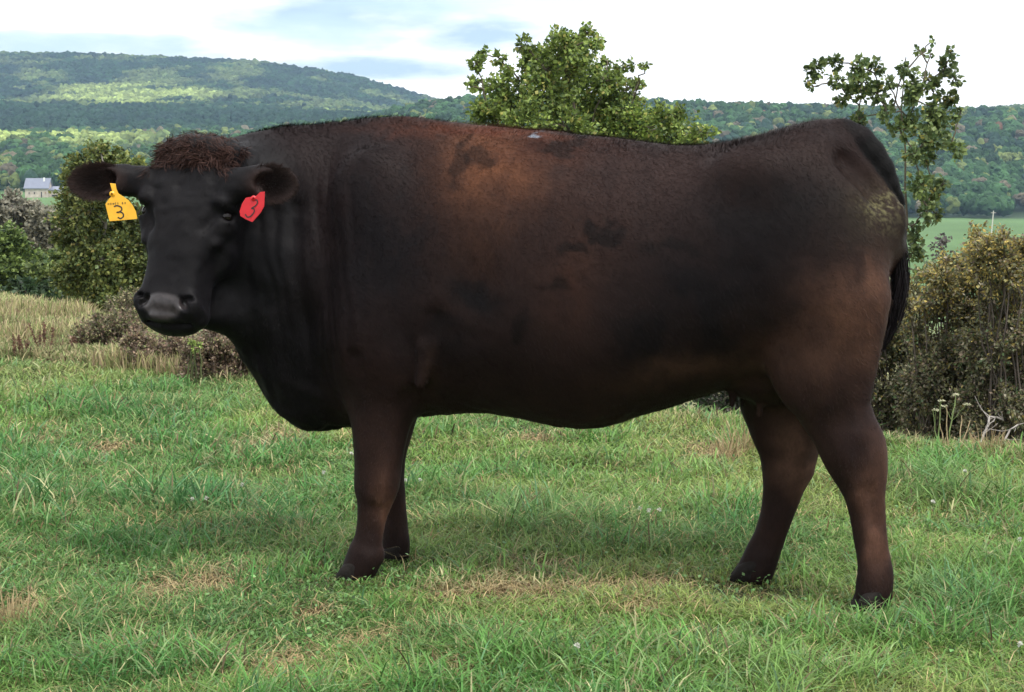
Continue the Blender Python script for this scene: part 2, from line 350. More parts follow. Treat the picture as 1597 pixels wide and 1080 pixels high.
MID = [(830,95,26),(850,112,30),(880,78,26),(905,72,23),(880,110,36),(915,108,30),(850,150,33),(900,150,38),(942,125,24),(950,160,36),(982,135,20),(985,170,30),(800,168,30),(775,140,24),(760,165,22),(770,195,30),(820,200,38),(880,200,42),(940,200,42),(990,205,35),(1030,192,25),(1060,192,24),(1088,208,19),(1045,215,25),(745,102,13),(741,125,11),(752,84,9),(779,92,9),(790,108,12),(820,74,13),(836,78,16),(868,47,4),(890,58,12),(917,54,12),(925,75,12),(950,94,9),(966,108,11),(986,98,9),(1001,105,7),(998,128,9),(735,138,6),(815,130,14),(860,88,18)]
b0 = at(890, 500, 28); tree('oak_tree', 'young broad green oak tree rising behind the middle of the cow', 'tree', (b0[0], 28.0), MID, 28.0, .066, GREENS, [5.5, 5, 2.2, .9], .75, .11, rs=1.2)
RT = [(1275,108,16),(1303,97,11),(1260,126,7),(1266,136,5),(1303,128,12),(1335,104,17),(1348,128,22),(1325,150,18),(1362,108,12),(1366,150,16),(1388,130,11),(1404,112,13),(1412,140,22),(1434,152,18),(1452,128,15),(1472,108,15),(1482,124,10),(1441,76,7),(1455,84,5),(1478,84,9),(1447,66,5),(1484,152,16),(1462,172,20),(1424,188,20),(1444,216,22),(1470,200,22),(1494,180,10),(1488,232,14),(1452,246,12),(1418,240,16),(1430,290,20),(1458,302,18),(1474,288,9),(1442,330,17),(1462,334,10),(1430,362,15),(1424,396,17),(1436,430,18),(1342,186,16),(1380,180,14),(1395,205,14)]
b0 = at(1410, 500, 18); tree('oak_tree', 'thin open-crowned oak sapling rising behind the rump of the cow', 'tree', (b0[0], 18.0), RT, 18.0, .052, [(.165,.215,.075), (.105,.15,.055), (.06,.10,.040), (.28, .25, .07)], [4, 5, 3, .4], .50, .035, rs=1.08, twig=.004, dy=.2)
def lumps(x0, x1, y0, y1, n, r0, r1, top=lambda x: 0.0):
    out = []
    while len(out) < n:
        x, y, r = rng.uniform(x0, x1), rng.uniform(y0, y1), rng.uniform(r0, r1)
        if y - r > y0 + top((x - x0) / (x1 - x0)) * (y1 - y0): out.append((x, y, r))
    return out
dome = lambda s: abs(2 * s - 1) ** 2.6 * .6
# left of the head
OL = [(.185, .205, .060), (.120, .155, .050), (.070, .100, .036), (.24, .21, .065)]
for _x, _lb in ((-30, 'leftmost green tree of the row beyond the grey willow'), (112, 'green tree just right of the old barn')):
    _b = at(_x, 400, 150); tree('field_tree', _lb, 'tree', (_b[0], 150.0), [(x, y, r) for x, y, r in [( _x + a, b, c) for a, b, c in ((-30,345,16),(-12,330,18),(10,325,18),(28,338,16),(0,350,22),(-25,370,20),(25,368,20),(0,385,24),(38,385,18),(-40,390,18))]], 150.0, .34, OL, [4, 5, 3, .3], .6, .2, rs=1.3)
b0 = at(170, 500, 24); tree('hazel_tree', 'olive green tree with a ragged top directly behind the yellow ear tag', 'tree', (b0[0], 24.0),
    [(150,235,17),(138,248,16),(165,238,14),(125,262,16),(150,265,22),(110,280,14),(185,250,16),(205,262,18),(175,275,22),(130,295,22),(105,312,16),(120,340,26),(150,330,28),(180,340,28),(205,350,26),(95,370,18),(120,385,28),(155,385,30),(190,390,30),(215,400,24),(110,425,24),(145,430,28),(180,435,30),(215,440,24),(150,470,24),(185,475,28),(215,485,22),(130,405,24),(165,405,26),(200,415,26),(125,450,24),(160,450,26),(195,455,26),(140,485,22),(150,360,26),(235,300,20),(245,360,26),(240,420,26),(165,492,18)],
    24.0, .055, OL, [4, 5, 3, .6], .80, .10, rs=1.25, bark=(.16, .15, .13), dy=.3)
b0 = at(20, 470, 44); tree('maple_tree', 'bright green rounded tree at the left end of the meadow hedge', 'tree', (b0[0], 44.0), lumps(-60, 78, 362, 480, 34, 12, 24, dome), 44.0, .11, [(.19,.26,.07), (.12,.175,.055), (.06,.10,.036)], [4, 5, 3], 1.1, .12, rs=1.5)
b0 = at(105, 470, 40); tree('maple_tree', 'mid green tree standing between the bright round tree and the olive ragged one', 'tree', (b0[0], 40.0), lumps(48, 165, 372, 490, 30, 12, 22, dome), 40.0, .10, [(.17,.22,.065), (.11,.15,.05), (.06,.10,.036)], [4, 5, 3], 1.1, .12, rs=1.5)
b0 = at(30, 470, 36); tree('shrub', 'low dark green shrub at the foot of the left hedge trees', 'shrub', (b0[0], 36.0), lumps(0, 95, 418, 486, 16, 10, 18, dome), 36.0, .12, [(.045,.08,.035), (.03,.055,.026)], [1, 1], .45, .06)
b0 = at(20, 380, 95); tree('willow_tree', 'grey brown leafless-looking bushy tree in front of the old barn', 'tree', (b0[0], 95.0), lumps(-70, 98, 298, 385, 60, 9, 17, dome), 95.0, .22, [(.30,.28,.215), (.22,.21,.16), (.15,.15,.115)], [3, 4, 3], 1.1, .2, rs=1.3, bark=(.15,.13,.12), leaf_parts='crown')
b0 = at(1466, 420, 60); tree('shrub', 'grey purple leafless shrub low behind the yellowing thicket', 'shrub', (b0[0], 60.0), lumps(1446, 1500, 362, 420, 12, 8, 13, dome), 60.0, .10, [(.12,.105,.10), (.085,.08,.08)], [1, 1], .4, .05, bark=(.13,.11,.11))
b0 = at(1530, 420, 64); tree('shrub', 'grey purple leafless shrub below the distant pole', 'shrub', (b0[0], 64.0), lumps(1500, 1560, 360, 420, 12, 8, 13, dome), 64.0, .10, [(.12,.105,.10), (.085,.08,.08)], [1, 1], .4, .05, bark=(.13,.11,.11))

# thicket on the right: twiggy olive bushes with yellowing tops
def bush(name, label, x0, x1, y0, y1, Y, n, leaf, cols, w, tw=(.12, .10, .085), dens=.5, r=(16, 30), group=None, depth=.55, nst=26, flat=.35, topf=dome):
    px_m = F / Y; L_ = lumps(x0, x1, y0, y1, n, r[0], r[1], topf); c = at((x0 + x1) / 2, y1, Y); bx, by = float(c[0]), float(Y); bz = float(ground_z(bx, by)) - .05
    root = empty(name, (bx, by, bz)); tag(root, label, 'bush', group); S = Acc(); L = Acc(); C = []
    for (x, y, rr) in L_:
        p = at(x, y, Y); p[1] += rng.uniform(-1, 1) * (x1 - x0) / px_m * .5 * depth; C.append((p, rr / px_m, y))
    tw = np.array(tw)
    for p, rr, y in C:
        b = np.array([bx + (p[0] - bx) * .55 + rng.normal() * .05, by + (p[1] - by) * .55, bz]); b[2] = ground_z(b[0], b[1]) - .03
        limb(S, b, p, .008, .003, tw * rng.uniform(.5, .85), .10, 4, 6)
        nt = int(rr * px_m * .55) + 3; E = p + norm(rng.normal(size=(nt, 3)) + [0, 0, .35]) * (rr * rng.uniform(.6, 1.25, nt))[:, None]
        for e in E: limb(S, p + (e - p) * .02, e, .0032, .0012, tw * rng.uniform(.5, 1.2), .14, 3, 3)
        nl = int(dens * (rr * px_m) ** 2 * 1.15); i = rng.integers(0, nt, nl); s = rng.uniform(.15, 1.15, nl); q = p + (E[i] - p) * s[:, None] + rng.normal(size=(nl, 3)) * rr * .12
        hi = 1 - sst(.0, .62, (y - y0) / (y1 - y0)); ww = np.array(w[0]) * hi + np.array(w[1]) * (1 - hi)
        leaves(L, q, norm(q - p), leaf * .8 * rng.uniform(.55, 1.25, nl), palette(nl, cols, ww, .3) * (.8 + .4 * rng.random()), .30, flat)
    put(S.build('stems', M_BARK, smooth=True), root); put(L.build('foliage', M_LEAF), root); return root
AUT = [(.36, .285, .085), (.25, .23, .095), (.17, .17, .085), (.13, .14, .08), (.20, .155, .11), (.30, .27, .20), (.11, .165, .075)]
wt = ([5, 3.5, 1.2, .4, .8, .8, .4], [.25, .9, 3, 3, 2.0, 1.4, 1.1])
bush('autumn_bush', 'tall olive bush with yellowing top at the right edge of the picture', 1510, 1700, 338, 735, 10.4, 150, .030, AUT, wt, r=(18, 34), dens=.60, topf=lambda s: .03 * abs(s - .5))
bush('autumn_bush', 'olive and yellow bush behind the hind leg beside the thin oak sapling', 1400, 1575, 345, 730, 10.9, 150, .030, AUT, wt, r=(18, 32), dens=.60, topf=lambda s: .17 * (1 - s) + .02)
bush('autumn_bush', 'greener low bush right behind the tail of the cow', 1340, 1450, 430, 725, 11.4, 90, .030, AUT, ([1, 2, 3, 2, .5, 1, 2], [.3, .8, 3, 3, 1.5, 1.2, 2]), r=(16, 30), dens=.60)
bush('autumn_bush', 'big olive bush standing beyond the right edge bush', 1580, 1800, 360, 730, 11.2, 70, .030, AUT, wt, r=(22, 38), dens=.55)
bush('hedge_bush', 'small dark green bush seen under the belly between udder and hind leg', 1060, 1210, 560, 660, 11.6, 40, .03, [(.035,.06,.028), (.05,.075,.035), (.09,.085,.075)], ([1,1,1],[1,1,1]), r=(14, 24), dens=.5)
# brambles and withered bushes left, below the muzzle
BR = [(.25, .175, .125), (.17, .13, .10), (.30, .26, .15), (.13, .14, .075), (.20, .22, .09)]
wb = ([2, 2, 1.5, 1.5, .8], [3, 3, 1.2, 1, .5])
bush('bramble', 'reddish brown withered bramble directly below the muzzle', 205, 345, 484, 592, 12.0, 120, .030, BR, wb, (.13,.09,.075), r=(10, 18), dens=.6, topf=lambda s: .12 + .22 * abs(np.sin(s * 7)))
bush('bramble', 'reddish brown withered bramble between muzzle and brisket', 290, 430, 492, 606, 11.5, 130, .030, BR, wb, (.13,.09,.075), r=(10, 19), dens=.6, topf=lambda s: .08 + .2 * abs(np.sin(s * 6 + 1)))
bush('bramble', 'grey brown bramble with pale seed heads left of the muzzle', 112, 240, 478, 572, 13.2, 100, .030, BR, ([1, 1.5, 2, 3, 2], [2, 2, 1.5, 2, 1]), (.14,.11,.09), r=(11, 20), dens=.5)
bush('bramble', 'olive bramble against the foot of the ragged olive tree', 150, 250, 445, 540, 17.5, 40, .035, BR, ([.5, 1, 2, 3, 2], [1, 2, 1.5, 2, 1]), (.14,.11,.09), r=(11, 20), dens=.5)
bush('leafy_sprig', 'fresh light green sprig growing from the bramble under the chin', 288, 316, 522, 550, 11.1, 5, .022, [(.24, .33, .08)], ([1],[1]), (.1,.12,.05), r=(4, 7), dens=1.1)
# ------------------------------------------------------------------ the cow
TH = radians(14.6)
CA = np.array([cos(TH), -sin(TH), 0]); CB = np.array([sin(TH), cos(TH), 0]); CO = np.array([*(at(900, 0, 5.72)[:1]), 5.72, 0.0])
def w2l(P):
    q = np.asarray(P) - CO; return np.stack([q @ CA, q @ CB, q[..., 2]], -1)
def l2w(P):
    P = np.asarray(P); return CO + P[..., :1] * CA + P[..., 1:2] * CB + P[..., 2:] * np.array([0, 0, 1.0])
def loc(px, py, v=0.0):
    """photo pixel -> (u, v, z) on the cow's own lengthwise plane v"""
    d = ray(px, py); o = np.array([0, 0, CAMZ]) - CO
    t = (v - o @ CB) / (d @ CB); return w2l(np.array([0, 0, CAMZ]) + d * np.asarray(t)[..., None])
def lpts(L, v=0.0): 
    L = np.asarray(L, float); return loc(L[:, 0], L[:, 1], v)

HS = 0.0068
G0 = np.array([-1.52, -0.60, -0.01]); G1 = np.array([1.12, 0.50, 1.45])
gn = np.ceil((G1 - G0) / HS).astype(int)
gx, gy, gz = [(G0[i] + np.arange(gn[i]) * HS).astype(np.float32) for i in range(3)]
FLD = np.full(tuple(gn), 0.3, np.float32)
def block(lo, hi):
    s = []
    for i, g in enumerate((gx, gy, gz)):
        a = int(np.clip(np.searchsorted(g, lo[i]), 0, len(g))); b = int(np.clip(np.searchsorted(g, hi[i]), 0, len(g))); s.append(slice(a, b))
    return tuple(s), gx[s[0]][:, None, None], gy[s[1]][None, :, None], gz[s[2]][None, None, :]
def smin(a, b, k):
    h = np.clip(0.5 + 0.5 * (b - a) / k, 0, 1); return b + (a - b) * h - k * h * (1 - h)
def union(f, s, k): FLD[s] = smin(FLD[s], f.astype(np.float32), k)
def carve(f, s, k): FLD[s] = -smin(-FLD[s], f.astype(np.float32), k)
def cone(a, b, ra, rb, k=0.03, dz=1.0, neg=False):
    """rounded cone from a to b; dz squeezes it across the cow (v)"""
    a = np.array(a, float); b = np.array(b, float); R = max(ra, rb) + k + 0.03
    sv = np.array([1, dz, 1.0])
    s, X, Y, Z = block(np.minimum(a, b) - R, np.maximum(a, b) + R)
    if 0 in (X.size, Y.size, Z.size): return
    ab = (b - a) / sv; L2 = max(ab @ ab, 1e-9)
    qx, qy, qz = X - a[0], (Y - a[1]) / dz, Z - a[2]
    t = np.clip((qx * ab[0] + qy * ab[1] + qz * ab[2]) / L2, 0, 1)
    d = np.sqrt((qx - t * ab[0]) ** 2 + (qy - t * ab[1]) ** 2 + (qz - t * ab[2]) ** 2)
    f = (d - (ra + (rb - ra) * t)) * min(1.0, dz + 0.15)
    (carve if neg else union)(f, s, k)
def ell(c, r, k=0.03, M=None, neg=False):
    """ellipsoid, semi-axes r along the rows of M"""
    c = np.array(c, float); r = np.array(r, float); M = np.eye(3) if M is None else np.asarray(M, float)
    ext = np.abs(M).T @ r + k + 0.02
    s, X, Y, Z = block(c - ext, c + ext)
    if 0 in (X.size, Y.size, Z.size): return
    q = [X - c[0], Y - c[1], Z - c[2]]
    a = [(M[i][0] * q[0] + M[i][1] * q[1] + M[i][2] * q[2]) for i in range(3)]
    k0 = np.sqrt(sum((a[i] / r[i]) ** 2 for i in range(3))); k1 = np.sqrt(sum((a[i] / r[i] ** 2) ** 2 for i in range(3))) + 1e-6
    (carve if neg else union)(k0 * (k0 - 1) / k1, s, k)
def chain(L, v0, k=0.012, dz=0.8, k0=0.05, sc=522.0, v1=None, n0=2):
    """leg through (px, py, half width px) rows, upper rows blended softly"""
    P = []
    for i, (x, y, h) in enumerate(L):
        v = v0 if v1 is None else v0 + (v1 - v0) * i / (len(L) - 1)
        P.append((loc(x, y, v), h / sc))
    A = np.array([p[0] for p in P]); H = np.array([p[1] for p in P]); t = np.arange(len(P)); tt = np.linspace(0, len(P) - 1, 5 * len(P) - 4)
    A2 = np.stack([crv(t, A[:, j], tt) for j in range(3)], 1); H2 = crv(t, H, tt); R = H2.max() + k0 + .03
    s, X, Y, Z = block(A2.min(0) - R, A2.max(0) + R); f = None
    for i in range(len(tt) - 1):
        a, b = A2[i], A2[i + 1]; ab = (b - a) / np.array([1, dz, 1.0]); L2 = max(ab @ ab, 1e-9)
        qx, qy, qz = X - a[0], (Y - a[1]) / dz, Z - a[2]; w = np.clip((qx * ab[0] + qy * ab[1] + qz * ab[2]) / L2, 0, 1)
        d = (np.sqrt((qx - w * ab[0]) ** 2 + (qy - w * ab[1]) ** 2 + (qz - w * ab[2]) ** 2) - (H2[i] + (H2[i + 1] - H2[i]) * w)) * min(1.0, dz + .15)
        f = d if f is None else np.minimum(f, d)
    union(f, s, k0)

# trunk of the body: height profiles of back and belly, width per station
TOP = [(318,300),(345,250),(372,226),(400,213),(440,206),(500,196),(560,187),(620,183),(680,188),(740,195),(800,200),(850,203),(900,209),(950,214),(1000,220),(1050,225),(1100,226),(1150,219),(1200,206),(1250,192),(1290,187),(1325,206),(1352,234),(1374,262),(1391,292),(1404,322),(1411,350),(1415,385)]
BOT = [(318,400),(345,440),(380,500),(397,545),(420,588),(446,622),(478,655),(520,664),(580,662),(640,650),(700,645),(760,643),(810,650),(860,660),(910,666),(950,663),(1000,647),(1050,632),(1100,617),(1150,602),(1200,596),(1260,586),(1290,560),(1325,520),(1352,480),(1385,430),(1409,400),(1415,390)]
tp = lpts(TOP); bp_ = lpts(BOT)
us = np.linspace(tp[0, 0], tp[-1, 0], 500)
Tz = crv(tp[:, 0], tp[:, 2], us); Bz = crv(bp_[:, 0], bp_[:, 2], us)
for _ in range(12):
    Tz[1:-1] = (Tz[:-2] + Tz[2:] + 2 * Tz[1:-1]) / 4; Bz[1:-1] = (Bz[:-2] + Bz[2:] + 2 * Bz[1:-1]) / 4
# (photo x, half width, widest height 0..1, roundness above)
WID = [(318,.06,.5,2.2),(345,.125,.5,2.2),(400,.165,.47,2.1),(470,.20,.45,2.0),(560,.235,.45,1.9),(640,.265,.43,1.95),(740,.315,.42,2.1),(850,.345,.42,2.2),(960,.345,.43,2.2),(1060,.32,.46,2.2),(1150,.30,.52,2.3),(1230,.285,.56,2.3),(1310,.24,.55,2.3),(1370,.18,.5,2.2),(1400,.12,.5,2.2),(1415,.03,.5,2.2)]
wu = lpts([(w[0], 400) for w in WID])[:, 0]; wu[0] = us[0]; wu[-1] = us[-1]
Wd = crv(wu, [w[1] for w in WID], us); Wc = crv(wu, [w[2] for w in WID], us); Wp = crv(wu, [w[3] for w in WID], us)
V0 = -0.10 * sst(loc(560, 400)[0], loc(330, 400)[0], us)       # the neck bends towards the viewer
def torso():
    s, X, Y, Z = block((us[0] - 0.05, -0.6, 0.2), (us[-1] + 0.05, 0.6, 1.45))
    x = X.ravel(); g = lambda a: np.interp(x, us, a)[:, None, None].astype(np.float32)
    T, B, W, C, P, VO = g(Tz), g(Bz), g(Wd), g(Wc), g(Wp), g(V0)
    zc = B + (T - B) * C; up = Z > zc
    h = np.where(up, T - zc, zc - B); pz = np.where(up, P, 2.15)
    a = np.abs((Z - zc) / np.maximum(h, 0.01)) ; b = np.abs((Y - VO) / np.maximum(W, 0.01))
    r = (a ** pz + b ** pz) ** (1 / pz)
    R = np.minimum(W, (T - B) / 2)
    f = (r - 1) * np.maximum(R, 0.015)
    ends = np.maximum(us[0] - X, X - us[-1]); f = np.maximum(f, ends)
    union(f, s, 0.02)
torso()
lc = loc
# near shoulder, upper arm, point of shoulder, thigh, stifle
def E(px, py, v, r, k=0.06, rot=0, neg=False):
    c_, s_ = cos(rot), sin(rot); ell(lc(px, py, v), r, k, [[c_, 0, s_], [0, 1, 0], [-s_, 0, c_]], neg)
for sg in (-1, 1):
    E(590, 400, sg * .19, (.13, .075, .30), .09, .12)
    E(575, 535, sg * .19, (.115, .085, .12), .08)
    E(628, 560, sg * .20, (.07, .06, .09), .05)
    E(1291, 430, sg * .165, (.147, .115, .25), .08, -.03)
    E(1175, 268, sg * .20, (.09, .06, .05), .10)              # hip bone
    E(1382, 345, sg * .09, (.058, .05, .065), .05)             # pin bone
E(478, 600, -.02, (.115, .11, .115), .06)                     # brisket
E(1262, 575, -.19, (.10, .06, .12), .07, -.5); E(1294, 590, -.165, (.066, .062, .10), .07, -.25)
E(1240, 585, .19, (.10, .06, .11), .07)
# creases: behind the shoulder, in front of the thigh, the paunch
def crease(pts, v, r, k=.03):
    P = [lc(x, y, v) for x, y in pts]
    for i in range(len(P) - 1): cone(P[i], P[i + 1], r, r, k, 1.0, True)
cone(lc(696, 515, -.270), lc(668, 545, -.272), .014, .018, .035); cone(lc(668, 545, -.272), lc(654, 600, -.26), .018, .014, .035)
for sg in (-1, 1):
    crease([(700, 380), (706, 440), (700, 520)], sg * .44, .07, .12)
    crease([(672, 500), (664, 560), (655, 615)], sg * .335, .035, .04)
    crease([(1120, 340), (1150, 430), (1170, 510)], sg * .415, .06, .08)
crease([(1318, 250), (1338, 262), (1358, 284), (1376, 306)], -.155, .024, .06)
# legs (near pair first)
NF = [(592,470,72),(596,560,61),(594,625,52),(591,680,44),(589,722,38.5),(588,752,36),(583,782,27),(578,815,22.5),(573,848,23.5),(569,868,28.5),(560,890,28)]
chain(NF, -.165, k0=.06, dz=.78)
cone(lc(574,738,-.165), lc(572,758,-.165), .036, .036, .02, .9)   # knee cap
cone(lc(592,862,-.165), lc(592,872,-.165), .014, .014, .012)      # dewclaw
FFr = [(622,500,70),(617,590,52),(611,650,42),(604,705,33),(602,735,32),(608,765,26),(613,795,22),(615,825,22),(617,850,23),(616,870,23)]
chain(FFr, .13, k0=.05, dz=.8)
NR = [(1306,470,76),(1300,560,65),(1299,620,54),(1312,662,49),(1330,700,49),(1342,738,39),(1350,778,30),(1356,820,25.5),(1361,862,24),(1364,895,26),(1363,926,27)]
chain(NR, -.16, k0=.05, dz=.74)
cone(lc(1359,672,-.16), lc(1366,706,-.16), .015, .026, .012, .8)   # point of hock
cone(lc(1384,905,-.16), lc(1384,912,-.16), .013, .013, .012)
FR = [(1262,540,90),(1232,600,80),(1227,650,64),(1229,695,48),(1228,730,39),(1222,765,31),(1212,800,27),(1200,838,25.5),(1187,870,27),(1176,895,29)]
chain(FR, .13, k0=.05, dz=.75)
cone(lc(1262,705,.13), lc(1256,735,.13), .022, .024, .02, .8)
# tendon grooves down the cannons, knee and hock shape
def groove(L_, v, r, k=.008):
    P = [lc(x, y, v) for x, y in L_]
    for i in range(len(P) - 1): cone(P[i], P[i + 1], r, r, k, 1.0, True)
groove([(583, 795), (580, 830), (578, 855)], -.212, .014, .02); groove([(1358, 760), (1366, 820), (1369, 880)], -.208, .014, .02)
groove([(1345, 700), (1340, 740)], -.25, .022, .03)
groove([(668, 530), (664, 560), (660, 600)], -.315, .014, .012); groove([(548, 560), (552, 610), (556, 650)], -.30, .020, .03)
cone(lc(1316, 700, -.19), lc(1322, 735, -.19), .020, .020, .02, .8); cone(lc(1350, 745, -.19), lc(1352, 752, -.19), .020, .018, .02, .8)
cone(lc(574, 735, -.185), lc(576, 760, -.185), .022, .020, .018, .8); cone(lc(602, 735, -.185), lc(600, 755, -.185), .018, .016, .018, .8)
# udder and teats
E(1195, 590, 0, (.10, .11, .075), .05)
for x, y, v in ((1143, 606, -.05), (1160, 606, .02), (1186, 622, -.04)): cone(lc(x, y, v), lc(x - 2, y + 26, v), .013, .009, .012)
# tail root, over the pins and down
TV = lambda i: -.045 if i < 6 else -.01
TL = [(1288,216,.036),(1316,212,.045),(1337,223,.047),(1356,242,.044),(1374,264,.036),(1386,288,.028),(1396,315,.024),(1401,360,.021),(1400,420,.018),(1392,480,.015)]
for i in range(len(TL) - 1):
    cone(lc(TL[i][0], TL[i][1], TV(i)), lc(TL[i+1][0], TL[i+1][1], TV(i + 1)), TL[i][2], TL[i+1][2], .010 if i else .04)

# ---- head, in its own frame: l down the face from the poll, a across, b out of the face
PSI, ALP = radians(19), radians(74)
hd_w = np.array([-sin(PSI), -cos(PSI), 0]); Lw = hd_w * cos(ALP) - np.array([0, 0, 1]) * sin(ALP); Nw = hd_w * sin(ALP) + np.array([0, 0, 1]) * cos(ALP)
Rw = np.cross(Nw, -Lw); Rw = Rw if Rw[0] > 0 else -Rw
ro = radians(-3.0); Lw, Rw = Lw * cos(ro) + Rw * sin(ro), Rw * cos(ro) - Lw * sin(ro)
toL = lambda w: np.array([w @ CA, w @ CB, w[2]])
HR, HN, HL = toL(Rw), toL(Nw), toL(Lw); HM = np.stack([HR, HN, HL])
HO = w2l(at(300, 222, 5.66))                                  # front of the poll
HSC = 1.0
def hp(a, b, l): return HO + HSC * (a * HR + b * HN + l * HL)
def hell(a, b, l, r, k=.02, neg=False, tilt=0, yaw=0, roll=0):
    M = HM.copy()
    if tilt: c_, s_ = cos(tilt), sin(tilt); M = np.stack([M[0], c_ * M[1] + s_ * M[2], -s_ * M[1] + c_ * M[2]])
    if yaw: c_, s_ = cos(yaw), sin(yaw); M = np.stack([c_ * M[0] + s_ * M[1], -s_ * M[0] + c_ * M[1], M[2]])
    if roll: c_, s_ = cos(roll), sin(roll); M = np.stack([c_ * M[0] + s_ * M[2], M[1], -s_ * M[0] + c_ * M[2]])
    ell(hp(a, b, l), np.array(r) * HSC, k, M, neg)
def head():
    c = hp(0, -.1, .28); s, X, Y, Z = block(c - .45, c + .45)
    q = [X - HO[0], Y - HO[1], Z - HO[2]]
    a, b, l = [sum(M[i] * q[i] for i in range(3)) / HSC for M in (HR, HN, HL)]
    ls = [-.02, .03, .09, .15, .20, .26, .32, .38, .42, .46, .50, .535, .56]
    hw = [.108, .132, .148, .148, .147, .136, .120, .108, .104, .112, .116, .098, .065]
    bf = [-.06, -.022, .004, .014, .018, .018, .016, .014, .012, .012, .006, -.012, -.04]     # front surface
    bd = [.10, .17, .22, .25, .26, .25, .22, .185, .155, .145, .140, .115, .07]              # depth front to back
    f_ = lambda y: crv(ls, y, l)
    W, Bf, D = f_(hw), f_(bf), f_(bd); bc = Bf - D / 2
    # face plane is flat in front, narrower behind
    taper = 1 - 0.22 * np.clip((bc - b) / (D / 2), 0, 1)
    r = (np.abs(a / (W * taper)) ** 2.7 + np.abs((b - bc) / (D / 2)) ** 2.7) ** (1 / 2.7)
    f = (r - 1) * np.minimum(W, D / 2) * 0.9
    f = -smin(-f, -np.maximum(-.03 - l, l - .555), .03)
    union(f * HSC, s, .035)
head()
for sg in (-1, 1):
    hell(sg * .098, -.12, .27, (.046, .085, .10), .03)         # cheek
    for a0, a1 in (((.128, -.05, .235), (.112, -.035, .30)), ((.112, -.035, .30), (.100, -.045, .36))): cone(hp(sg * a0[0], a0[1], a0[2]), hp(sg * a1[0], a1[1], a1[2]), .016, .012, .018)
    hell(sg * .124, -.018, .172, (.030, .036, .026), .018)     # brow over the eye
    hell(sg * .126, -.055, .228, (.026, .03, .03), .03)        # eye bulge
    hell(sg * .144, -.022, .207, (.016, .026, .015), .010, neg=True)   # socket
    hell(sg * .150, -.045, .186, (.010, .030, .007), .006, roll=sg * -.25); hell(sg * .146, -.045, .228, (.010, .028, .006), .006, roll=sg * .2)   # lids
    hell(sg * .098, .004, .235, (.012, .02, .035), .02, neg=True, roll=sg * .5)
    hell(sg * .076, -.018, .480, (.036, .036, .040), .016)      # nostril wing
    hell(sg * .061, .016, .480, (.012, .034, .027), .006, neg=True, roll=sg * -.75)  # nostril
    hell(sg * .080, .012, .466, (.014, .022, .009), .006, neg=True, roll=sg * .2)
    hell(sg * .118, -.04, .39, (.02, .04, .08), .03, neg=True) # hollow beside the nose
hell(0, -.05, .012, (.118, .06, .042), .05)                       # poll
hell(0, -.075, .535, (.070, .055, .028), .018)                 # lower lip / chin
hell(0, -.19, .36, (.075, .07, .13), .05)
P0, P1 = hp(.02, -.16, .46), lc(430, 500, -.10); cone(P0, P1, .05, .10, .05)                      # jaw and throat
hell(0, -.002, .48, (.050, .022, .040), .012)                  # pad of the nose
hell(0, -.012, .522, (.050, .026, .022), .012)
hell(0, .012, .12, (.022, .012, .05), .03, neg=True)
hell(0, -.004, .30, (.035, .012, .12), .03)                    # nose bridge
for a0, a1 in ((-.085, -.04), (-.04, 0), (0, .04), (.04, .085)): # mouth line
    f0 = lambda a: hp(a, -.016 - 4.0 * a * a, .546 - 3.0 * a * a); cone(f0(a0), f0(a1), .006, .006, .006, 1.0, True)
# joins head to neck
P0, P1 = hp(.03, -.20, .10), lc(455, 300, -.06); cone(P0, P1, .135, .17, .06)
P0, P1 = hp(.03, -.24, .26), lc(465, 410, -.08); cone(P0, P1, .105, .20, .06)
P0, P1 = hp(.02, -.22, .36), lc(460, 490, -.06); cone(P0, P1, .06, .16, .05)
# ears: stalk, leaf and hollow; image-left ear shows its hairy inside
earL = [w2l(at(226, 285, 5.72)), w2l(at(192, 281, 5.72)), w2l(at(154, 283, 5.70))]
earR = [w2l(at(372, 288, 5.60)), w2l(at(398, 284, 5.585)), w2l(at(426, 287, 5.565))]
ear_frames = []
for P, sg, tip, hh in ((earL, -1, .083, .052), (earR, 1, .076, .052)):
    cone(P[0], P[1], .050, .043, .03, .8); ax = norm(P[2] - P[1]); nrm = norm(w2l(np.array([0.0, 0, 1.2]) + 0) - P[2]); nrm = norm(nrm - ax * (nrm @ ax)); up = np.cross(ax, nrm); up = up if up[2] > 0 else -up
    M = np.stack([ax, up, nrm]); ear_frames.append((P[2], M, tip, hh))
    ell(P[2] - .012 * nrm, (tip, hh, .026), .018, M); cone(P[1], P[1] + (P[2] - P[1]) * .6, .042, .045, .02, .7)
    ell(P[2] + .020 * nrm + .012 * ax, (tip * .80, hh * .78, .026), .008, M, True)

